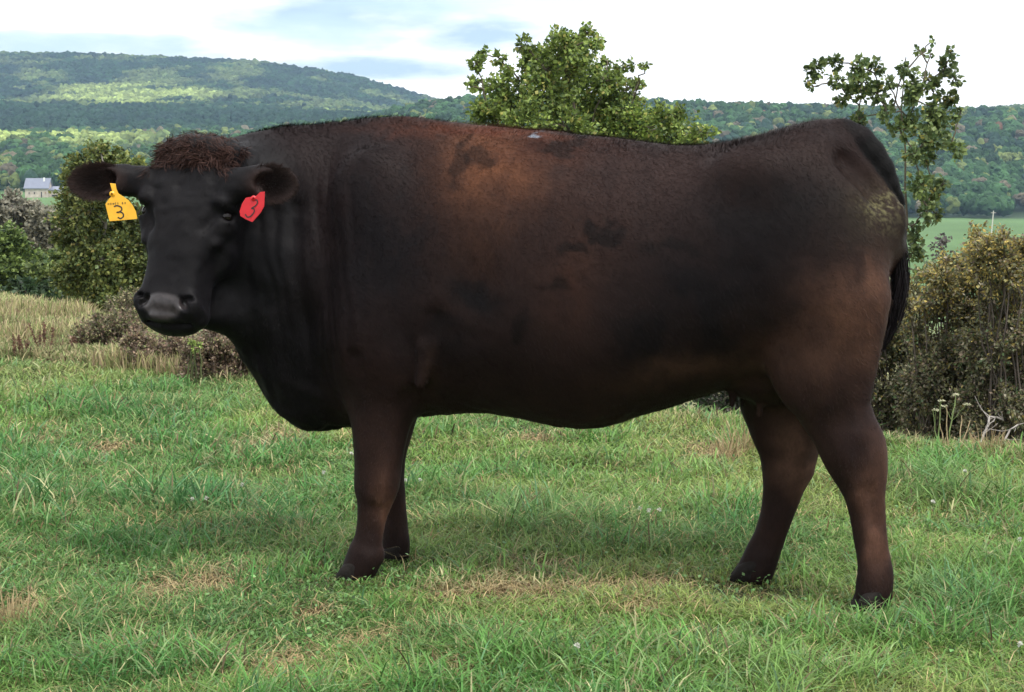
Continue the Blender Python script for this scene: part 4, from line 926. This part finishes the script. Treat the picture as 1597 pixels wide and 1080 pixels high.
ear_tag([(171.5,286),(180,287),(181.5,295),(184.5,302),(192,307),(200,313),(206.5,321),(211.5,331),(213.5,342),(192,344),(171.5,345.5),(168,332),(164.8,319),(170,311),(176.5,304),(174,295)][::-1], 5.615, (.15, .05), M_YEL,
        row + [([(178,322.5),(183,321),(189,323.5),(190,327.5),(186,331),(182,331.5)], 2.0), ([(182,331.5),(188,331),(192.5,334.5),(192,338.5),(188,341),(184,339)], 2.0)], 'yellow ear tag marked with a black 3', 1)
ear_tag([(406,300),(414,299),(413.5,311),(413,322),(408,331),(402,338),(393.5,347),(382,342.5),(373,337.5),(371.8,330),(376,318),(382,309),(391,307.5),(400,305.5)][::-1], 5.525, (-.5, .05), M_RED,
        [([(395,313),(400,312),(402,316),(399,321),(391.5,325.5)], 2.0), ([(391.5,325.5),(396,326.5),(396,331.5),(390,338),(385,339),(381.5,334.5)], 2.0)], 'red ear tag marked with a black 3', 1)
# ------------------------------------------------------------------ the meadow
def patchw(X, Y, lst):
    w = np.zeros(len(X))
    for px, py, rx, ry in lst:
        c = gpt(px, py); e = gpt(px + rx, py); f = gpt(px, py - ry); w = np.maximum(w, np.exp(-(((X - c[0]) / (e[0] - c[0])) ** 2 + ((Y - c[1]) / (f[1] - c[1])) ** 2)))
    return w
STRAW = [(440,690,40,14),(395,700,30,10),(335,912,55,22),(250,925,45,20),(445,1040,60,22),(790,928,120,20),(700,932,40,16),(930,925,80,12),(1110,708,42,14),(60,690,30,9),(710,1065,30,14),(130,560,60,10),(1000,960,50,10),(170,700,35,10),(1030,915,40,10),(1290,1042,45,12),(1205,1030,25,10),(850,890,60,10),(490,960,30,12),(600,1000,30,12),(840,690,40,8),(560,1010,40,14),(20,960,40,18)]
LUSH = [(300,800,130,30),(60,790,90,26),(900,830,200,40),(1450,770,110,22),(400,830,90,24),(1150,840,110,30),(700,1010,90,26),(110,1000,80,30),(1480,960,90,30),(330,980,60,20),(200,640,150,12),(700,800,110,30)]
BARE = [(1290,1042,34,10),(1195,1030,22,8)]
def blades(n, tlo, thi, ylo, yhi, h0, h1, w0, w1, colf, name=None, lean=(.15, .8), dens=None, seg3=True, hz=None):
    t = rng.uniform(tlo, thi, n); Y = np.exp(rng.uniform(np.log(ylo), np.log(yhi), n)); X = t * Y
    if dens is not None: k = rng.random(n) < dens(X, Y, t); X, Y, t = X[k], Y[k], t[k]
    n = len(X); Z = ground_z(X, Y) - .004
    cl = fbm(X * 3.2, Y * 3.2, 0, 71, 3); h = rng.uniform(h0, h1, n) * (.45 + 1.2 * cl ** 1.2)
    if hz is not None: h = h * hz(X, Y)
    w = rng.uniform(w0, w1, n) * np.clip(Y / 7, .85, 1.8); le = rng.uniform(*lean, n)
    a = rng.uniform(0, 2 * pi, n); dx, dy = np.cos(a), np.sin(a); fa = a + pi / 2 + rng.normal(size=n) * .5
    s = np.stack([np.cos(fa), np.sin(fa), 0 * a], 1) * w[:, None] * .5; d = np.stack([dx, dy, 0 * a], 1); B = np.stack([X, Y, Z], 1); up = np.array([0, 0, 1.0])
    f = lambda q, m: B + d * (h * le * q ** 2.0)[:, None] * 1.0 + up * (h * (q - .38 * le * q ** 2.6))[:, None]
    P1, P2, P3 = f(.4, 0), f(.75, 0), f(1.0, 0)
    V = np.stack([B - s * .7, B + s * .7, P1 - s, P1 + s, P2 - s * .75, P2 + s * .75, P3], 1).reshape(-1, 3); b = (np.arange(n) * 7)[:, None]
    Q = np.concatenate([b + [[0, 1, 3, 2]], b + [[2, 3, 5, 4]]]); T = b + [[4, 5, 6]]
    return V, T, Q, np.repeat(colf(X, Y, t, n), 7, 0)
def cmix(C, c, w): w = np.clip(w, 0, 1)[:, None]; return C * (1 - w) + np.array(c) * w
def gcol(X, Y, t, n):
    a = fbm(X * 1.1, Y * 1.1, 0, 81, 3); b = fbm(X * 4, Y * 4, 0, 82, 2); r = rng.random(n)
    C = np.tile(np.array([.172, .290, .072]), (n, 1)); C = cmix(C, (.100, .225, .062), sst(.5, .75, a) * .8); C = cmix(C, (.26, .325, .095), sst(.52, .3, a) * .8)
    C = cmix(C, (.080, .185, .066), patchw(X, Y, LUSH) * .65); C = cmix(C, (.31, .35, .15), (r > .84) * .8); C = cmix(C, (.15, .25, .13), (r < .10) * .7)
    st = patchw(X, Y, STRAW); sw = (rng.random(n) < st ** 1.5 * .9 + .045 + .13 * sst(.55, .75, b)); C[sw] = np.array([.46, .36, .19]) * rng.uniform(.55, 1.3, (sw.sum(), 1))
    br = rng.random(n) < .035 + .10 * st; C[br] = np.array([.20, .125, .070]) * rng.uniform(.6, 1.3, (br.sum(), 1))
    far = sst(9.5, 13, Y + 0 * t) * (t < -.05); C = cmix(C, (.20, .24, .10), far * .5)
    return np.clip(C * (1 + .22 * rng.normal(size=(n, 1))), .01, 1)
def ydry(t): return np.interp(t, [-.4, -.266, -.2, -.133, 0], [12.9, 12.6, 12.1, 11.2, 10.6])
def meadow():
    A = Acc()
    ins = lambda X, Y, t: (Y < yedge(t) + .5) * (1 - .78 * patchw(X, Y, BARE))
    FEET = [(545, 905), (575, 908), (612, 885), (1362, 945), (1350, 945), (1165, 918), (1180, 920)]
    feet = lambda X, Y: 1 - .72 * np.max([np.exp(-(((X - gpt(a, b)[0]) ** 2 + (Y - gpt(a, b)[1] + .12) ** 2) / .19 ** 2) ** 2) for a, b in FEET], 0)
    hz = lambda X, Y: feet(X, Y) * (1 - .55 * patchw(X, Y, STRAW)) * (1 + .45 * patchw(X, Y, LUSH)) * (1 - .5 * patchw(X, Y, BARE))
    sg = lambda X, Y, t: ins(X, Y, t) * (Y < ydry(t) + .6)
    A.add(*blades(400000, -.36, .36, 3.0, 14.5, .028, .080, .0028, .0052, gcol, dens=sg, hz=hz, lean=(.4, 1.5)))
    A.add(*blades(200000, -.36, .36, 3.0, 14.5, .015, .035, .0035, .0065, lambda X, Y, t, n: gcol(X, Y, t, n) * .62, dens=sg, lean=(.5, 1.3)))  # short understory, coloured darker to paint the shade in gaps between blades
    # coarser, longer blades in tufts
    tuft_d = lambda X, Y, t: sg(X, Y, t) * sst(.50, .64, fbm(X * 2.6, Y * 2.6, 0, 73, 2))
    A.add(*blades(100000, -.36, .36, 3.0, 13.5, .07, .14, .0042, .0070, lambda X, Y, t, n: np.clip(gcol(X, Y, t, n) * np.array([.75, .92, .95]), 0, 1), dens=tuft_d, hz=hz, lean=(.3, 1.25)))
    # dead straw lying about
    A.add(*blades(60000, -.36, .36, 3.0, 13.0, .05, .13, .002, .0036, lambda X, Y, t, n: np.array([.46, .37, .20]) * rng.uniform(.5, 1.3, (n, 1)), dens=lambda X, Y, t: sg(X, Y, t) * (.10 + .9 * patchw(X, Y, STRAW)), lean=(.9, 1.9), hz=lambda X, Y: .8))
    o = A.build('grass', M_GRASS); tag(o, kind='stuff')
    A = Acc()
    # ragged uncut fringe along the brow of the field
    ed = lambda X, Y, t: np.exp(-((Y - np.where(t < -.1, ydry(t) + .4, yedge(t))) / .45) ** 2) * sst(.3, .6, fbm(X * 2, Y * 2, 0, 74, 2))
    fc = lambda X, Y, t, n: np.where(rng.random((n, 1)) < .45, np.array([.42, .36, .20]), np.array([.17, .23, .085])) * rng.uniform(.6, 1.25, (n, 1))
    A.add(*blades(110000, -.36, .36, 8.0, 14.5, .05, .14, .0025, .0045, fc, dens=ed, lean=(.2, 1.2), hz=lambda X, Y: np.where(X > 0, .75, 1.1)))
    # dry old field on the left
    dc = lambda X, Y, t, n: palette(n, [(.32, .30, .16), (.22, .27, .11), (.42, .36, .21), (.15, .105, .075)], [4, 5, 2.2, .7], .25) * (.7 + .6 * fbm(X * .9, Y * .5, 0, 75, 2))[:, None]
    A.add(*blades(240000, -.40, -.06, 11.6, 21, .04, .13, .004, .008, dc, dens=lambda X, Y, t: (Y > ydry(t)) * (Y < yedge(t) + 2.0), lean=(.15, 1.0)))
    wc = lambda X, Y, t, n: palette(n, [(.40, .33, .20), (.27, .20, .13), (.24, .28, .11), (.34, .32, .15)], [3, 2, 3, 2], .25)
    A.add(*blades(90000, -.40, -.06, 11.4, 20, .08, .19, .003, .006, wc, dens=lambda X, Y, t: (Y > ydry(t) - .3) * (Y < yedge(t) + 2) * sst(.50, .68, fbm(X * 1.6, Y * .8, 0, 79, 3)), lean=(.05, .6)))
    o = A.build('tall_grass', M_GRASS); tag(o, kind='stuff')
meadow()
def clover():
    """low broad leaves between the blades"""
    A = Acc(); n = 22000; t = rng.uniform(-.36, .36, n); Y = np.exp(rng.uniform(np.log(3.1), np.log(11), n)); X = t * Y
    k = (rng.random(n) < sst(.48, .66, fbm(X * 1.7, Y * 1.7, 0, 76, 2))) & (Y < yedge(t)); X, Y = X[k], Y[k]; n = len(X)
    P = np.stack([X, Y, ground_z(X, Y) + rng.uniform(.012, .05, n)], 1); a = rng.uniform(0, 2 * pi, n)
    leaves(A, P, np.stack([np.cos(a), np.sin(a), .3 + 0 * a], 1), rng.uniform(.008, .017, n), palette(n, [(.10, .21, .065), (.14, .25, .09)], [1, 1], .3), .42, .8)
    o = A.build('clover', M_LEAF); tag(o, kind='stuff')
clover()

# bare clod of earth at the lower right
def clod(px, py, rx, label):
    c = gpt(px, py); V, T = ico(3); s = rx / F * c[1]
    n = fbm(V[:, 0] * 3 + px, V[:, 1] * 3, V[:, 2] * 3, 3, 4); V = V * (.6 + .8 * n[:, None]) * np.array([s, s * .75, s * .42]) 
    col = np.array([.30, .225, .150]) * (.6 + .8 * fbm(V[:, 0] * 60, V[:, 1] * 60, V[:, 2] * 60, 8, 3))[:, None]
    o = mk('earth_clod', V, T, mat_basic('clay', .95, attr=True, bump=.8, bscale=60, vary=.3, vscale=50), col, smooth=True); o.location = (c[0], c[1], ground_z(c[0], c[1]) + .006)
    tag(o, label, 'clod')
clod(1296, 1044, 30, 'largest pale clod of bare earth in the grass below the hind legs'); clod(1190, 1036, 13, 'small pale clod of earth, left one of the two bare clods'); clod(1258, 1034, 10, 'small reddish earth lump beside the largest clod')

M_PETAL = mat_basic('petals', .6, (.60, .60, .54), transl=.2); M_STEM = mat_basic('stems_green', .6, (.10, .17, .06), transl=.2)
def flower_proto(h, r):
    root = empty('clover_flower', (0, 0, 0)); A = Acc(); A.tube([[0, 0, 0], [.004, 0, h * .5], [0, .002, h]], [.0012, .001, .001], 5, (.10, .17, .06)); s = A.build('stem', M_STEM); s.parent = root
    B = Acc(); n = 46; d = norm(rng.normal(size=(n, 3)) + [0, 0, .4]); P = np.array([0, 0, h]) + d * r * .35; leaves(B, P, d, np.full(n, r * .8), np.full((n, 3), .8), .25, .2); hd = B.build('flower_head', M_PETAL); hd.parent = root
    return root
CF = [(632,748,'white clover flower nearest to the front legs, right of them'),(655,748,'white clover flower second to the right of the front legs'),(378,757,'white clover flower left of the front legs in lush grass'),(505,735,'white clover flower in the grass just left of the knee'),(1480,948,'white clover flower right of the near hind hoof'),(1505,735,'white clover flower in front of the right thicket'),(1591,1005,'white clover flower at the lower right edge of the picture'),(998,793,'white clover flower under the belly, left of three close ones'),(1012,796,'white clover flower under the belly, middle of three close ones'),(1028,795,'white clover flower under the belly, right of three close ones'),(1455,784,'white clover flower in the grass right of the hock'),(300,782,'white clover flower in the long lush tuft at left'),(322,780,'white clover flower on the right side of the long lush tuft'),(1590,842,'white clover flower at the right edge beside coarse blades'),(900,1012,'white clover flower near the bottom edge below the belly'),(548,705,'white clover flower beside the foreleg above the knee')]
FP = flower_proto(.075, .0085)
for i, (px, py, lb) in enumerate(CF):
    if i == 0: r = FP
    else:
        r = FP.copy(); scene.collection.objects.link(r)
        for ch in FP.children: c = ch.copy(); scene.collection.objects.link(c); c.parent = r
    P = gpt(px, py + 45); Z = .075; d = ray(px, py); s = (Z - CAMZ) / d[2]; P = np.array([0, 0, CAMZ]) + d * s
    r.location = (P[0], P[1], ground_z(P[0], P[1])); r.rotation_euler = (0, 0, i * 1.3); tag(r, lb, 'flower', 'white clover flowers in the meadow')

# weeds
def weed(name, label, cat, px, py, H, Y, kind, seed=0):
    """a stalk plant rooted where the photo shows its foot"""
    d = ray(px, py); P = np.array([0, 0, CAMZ]) + d * (Y / d[1]); bz = float(ground_z(P[0], P[1])); root = empty(name, (P[0], P[1], bz)); tag(root, label, cat); S, L = Acc(), Acc()
    if kind == 'straw':
        n = 60; a = rng.uniform(0, 2 * pi, n); sp = rng.uniform(.0, .8, n)
        for i in range(n):
            h = H * rng.uniform(.45, 1.0); b = np.array([np.cos(a[i]), np.sin(a[i]), 0]) * rng.uniform(0, .07); e = b + np.array([np.cos(a[i]) * sp[i] * h, np.sin(a[i]) * sp[i] * h, h])
            limb(S, b, e, .0019, .0008, np.array([.50, .39, .23]) * rng.uniform(.5, 1.15), .05, 3, 3, .04)
        S.build('stems', M_GRASS, root); return
    ns = {'dock': 5, 'lace': 3, 'stalk': 4}[kind]
    for i in range(ns):
        b = np.array([rng.normal() * .03, rng.normal() * .03, 0]); h = H * rng.uniform(.6, 1.0) if i else H; e = b + np.array([rng.normal() * .16 * h, rng.normal() * .1 * h, h])
        cs = {'dock': (.15, .085, .06), 'lace': (.17, .22, .09), 'stalk': (.36, .28, .17)}[kind]; P_ = limb(S, b, e, .0042, .0018, cs, .06, 5, 6)
        if kind == 'dock':
            FL = Acc(); n = 90; s = rng.uniform(.4, 1, n); q = b + (e - b) * s[:, None] + rng.normal(size=(n, 3)) * .006; leaves(FL, q, norm(rng.normal(size=(n, 3))), rng.uniform(.007, .014, n), palette(n, [(.19, .10, .065), (.12, .07, .05)], [1, 1]), .5, .3); FL.build('seed_head', M_LEAF, root)
        if kind == 'lace':
            for k in (range(3) if i == 0 else [1]):
                FL = Acc(); tip = e + np.array([(k - 1) * .05 + rng.normal() * .01, rng.normal() * .02, -abs(k - 1) * .05 + rng.normal() * .01]); limb(S, P_[3], tip, .002, .0012, cs, .05, 4, 4)
                n = 46; a = rng.uniform(0, 2 * pi, n); rr = np.sqrt(rng.random(n)) * .015; q = tip + np.stack([rr * np.cos(a), rr * np.sin(a), .004 * (1 - rr / .015)], 1); leaves(FL, q, np.stack([np.cos(a), np.sin(a), 0 * a], 1), np.full(n, .007), palette(n, [(.45, .45, .30)], [1], .1), .5, .9); FL.build('flower_head', M_LEAF, root)
    S.build('stems', M_BARK, root)
weed('wild_carrot', 'wild carrot with small pale flower heads standing before the right thicket', 'weed', 1470, 700, .24, 8.5, 'lace')
weed('dry_stalk', 'bare forked straw coloured stalks left of the tall dry tuft by the thicket', 'weed', 1487, 712, .20, 8.45, 'stalk')
weed('dry_tussock', 'tall tuft of dry straw at the foot of the right thicket', 'grass tuft', 1541, 716, .125, 8.35, 'straw')
weed('dry_tussock', 'small tuft of dry straw right of the tall dry tuft by the thicket', 'grass tuft', 1562, 724, .08, 8.2, 'straw')
weed('dry_tussock', 'upright dry straw tuft in front of the far hind leg below the udder', 'grass tuft', 1160, 700, .20, 8.4, 'straw')
weed('dry_tussock', 'spreading dry straw tuft on the brown patch under the hind belly', 'grass tuft', 1128, 722, .15, 8.1, 'straw')
weed('dry_tussock', 'pale dry straw tuft at the lower left edge of the picture', 'grass tuft', 18, 985, .13, 5.1, 'straw')
for i, (x, y, h, lb) in enumerate([(70, 556, .23, 'brown dock plant with tall seed stalks, tallest of those in the dry field'),(38, 562, .17, 'brown dock plant leftmost in the dry field'),(118, 552, .16, 'short brown dock plant right of the tallest one in the dry field')]):
    Yq = float(gpt(x, y)[1]); weed('dock_plant', lb, 'weed', x, y, h, Yq, 'dock')

# silvery dead branches at the foot of the thicket
def dead_branch(label, pts, Y):
    A = Acc(); P = at(np.array([p[0] for p in pts]), np.array([p[1] for p in pts]), Y); P[:, 1] += np.linspace(-.1, .15, len(P)); r0 = P[0].copy(); r0[2] = ground_z(r0[0], r0[1]); root = empty('dead_branch', r0); tag(root, label, 'branch')
    A.tube(P, np.linspace(.007, .0035, len(P)), 6, (.26, .24, .22))
    for i in range(1, len(P)):
        for s in range(2): limb(A, P[i], P[i] + rng.normal(size=3) * .06 + [0, 0, .05], .0035, .001, (.24, .22, .20), .15, 4, 3)
    put(A.build('wood', M_BARK, smooth=True), root)
dead_branch('silver grey dead branch leaning up to the right edge of the thicket', [(1556,722),(1562,700),(1570,686),(1583,675),(1600,670)], 8.7)
dead_branch('silver grey dead branch behind the tall dry tuft by the thicket', [(1520,694),(1530,676),(1541,664),(1547,652),(1560,655),(1577,662)], 9.2)

# far things: barn and pole
def barn():
    Y = 835.0; a = at(39, 308, Y); g = float(ground_z(a[0] + 8, Y)); s = Y / F; root = empty('barn', (a[0], Y, g)); tag(root, 'old pale stone barn with blue grey roof among the far trees at left', 'barn')
    W = mat_basic('whitewash', .85, (.42, .36, .30), vary=.25, vscale=.6); RF = mat_basic('slate_roof', .5, (.15, .165, .22), vary=.1, vscale=.5); DK = mat_basic('dark_opening', .8, (.03, .03, .03)); BR_ = mat_basic('reddish_board', .8, (.30, .20, .16))
    zb = CAMZ - (310 - HZ) * s - 1.5 - g; ze = CAMZ - (293.5 - HZ) * s - g; zr = CAMZ - (279 - HZ) * s - g; L = 36 * s; Dp = 8.0
    A = Acc(); A.add([[0,0,zb],[L,0,zb],[L,Dp,zb],[0,Dp,zb],[0,0,ze],[L,0,ze],[L,Dp,ze],[0,Dp,ze],[0,Dp/2,zr-.15],[L,Dp/2,zr-.15]], T=[[4,7,8],[5,9,6]], Q=[[0,1,5,4],[1,2,6,5],[2,3,7,6],[3,0,4,7]]); A.build('wall', W, root)
    A = Acc(); e = .5
    for y0, y1 in ((-e, Dp / 2), (Dp + e, Dp / 2)): A.add([[-e,y0,ze-.3],[L+e,y0,ze-.3],[L+e,y1,zr],[-e,y1,zr],[-e,y0,ze-.05],[L+e,y0,ze-.05],[L+e,y1,zr+.25],[-e,y1,zr+.25]], Q=[[0,1,2,3],[4,5,6,7],[0,1,5,4],[0,3,7,4],[1,2,6,5]])
    rf = A.build('roof', RF, root)
    A = Acc(); cx = 28 * s; A.box((cx - .35, Dp * .3, zr - 1.2), (cx + .35, Dp * .3 + .7, zr + .5)); c = A.build('chimney', mat_basic('chimney_white', .8, (.7, .7, .7)), rf)
    for x0, x1, z0, z1, nm, m in ((25*s, 26.6*s, zb + 1.5, ze - 1.6, 'door', DK), (31*s, 33*s, ze - 2.6, ze - 1.6, 'window', BR_), (14*s, 15.5*s, ze - 2.6, ze - 1.7, 'window', DK), (6*s, 7.2*s, ze - 2.6, ze - 1.8, 'window', DK)):
        A = Acc(); A.box((x0, -.12, z0), (x1, .05, z1)); A.build(nm, m, root)
    z2 = CAMZ - (297 - HZ) * s - g; A = Acc(); A.box((L + .003, 1.5, zb), (55 * s, 7, z2)); A.build('wing_wall', W, root)
    A = Acc(); A.add([[L-.5,1,z2],[55*s+.4,1,z2],[55*s+.4,7.4,z2+1.4],[L-.5,7.4,z2+1.4],[L-.5,1,z2+.3],[55*s+.4,1,z2+.3],[55*s+.4,7.4,z2+1.7],[L-.5,7.4,z2+1.7]], Q=[[0,3,2,1],[4,5,6,7],[0,1,5,4],[1,2,6,5],[3,0,4,7],[2,3,7,6]]); A.build('wing_roof', RF, root)
    A = Acc(); A.box((L + 1.2, 1.42, zb + 1.5), (L + 3.6, 1.6, zb + 3.2)); A.build('wing_door', DK, root)
barn()
def pole():
    Y = 650.0; a = at(1546, 360, Y); g = float(ground_z(a[0], Y)); root = empty('utility_pole', (a[0], Y, g)); tag(root, 'pale leaning pole standing in the far green field', 'pole')
    top = at(1549.5, 329, Y); A = Acc(); A.tube([[0, 0, -.3], list(top - np.array([a[0], Y, g]))], [.24, .17], 8, (.5, .48, .42)); A.build('post', M_BARK, root)
    A = Acc(); h = top[2] - g; A.box((top[0] - a[0] - .9, -.08, h - .8), (top[0] - a[0] + .9, .08, h - .6), C=(.4, .38, .34)); A.build('crossarm', M_BARK, root)
pole()
def haze():
    A = Acc(); A.box((-4200, -300, -60), (4200, 4700, 330)); m = bpy.data.materials.new('haze_air'); m.use_nodes = True; nt = m.node_tree; nt.nodes.clear()
    o = nt.nodes.new('ShaderNodeOutputMaterial'); v = nt.nodes.new('ShaderNodeVolumePrincipled'); v.inputs['Color'].default_value = (.50, .73, 1.0, 1); v.inputs['Density'].default_value = HAZE_D; v.inputs['Anisotropy'].default_value = .2
    nt.links.new(v.outputs[0], o.inputs['Volume']); tag(A.build('haze', m), kind='stuff')
HAZE_D = 0.00010
haze()
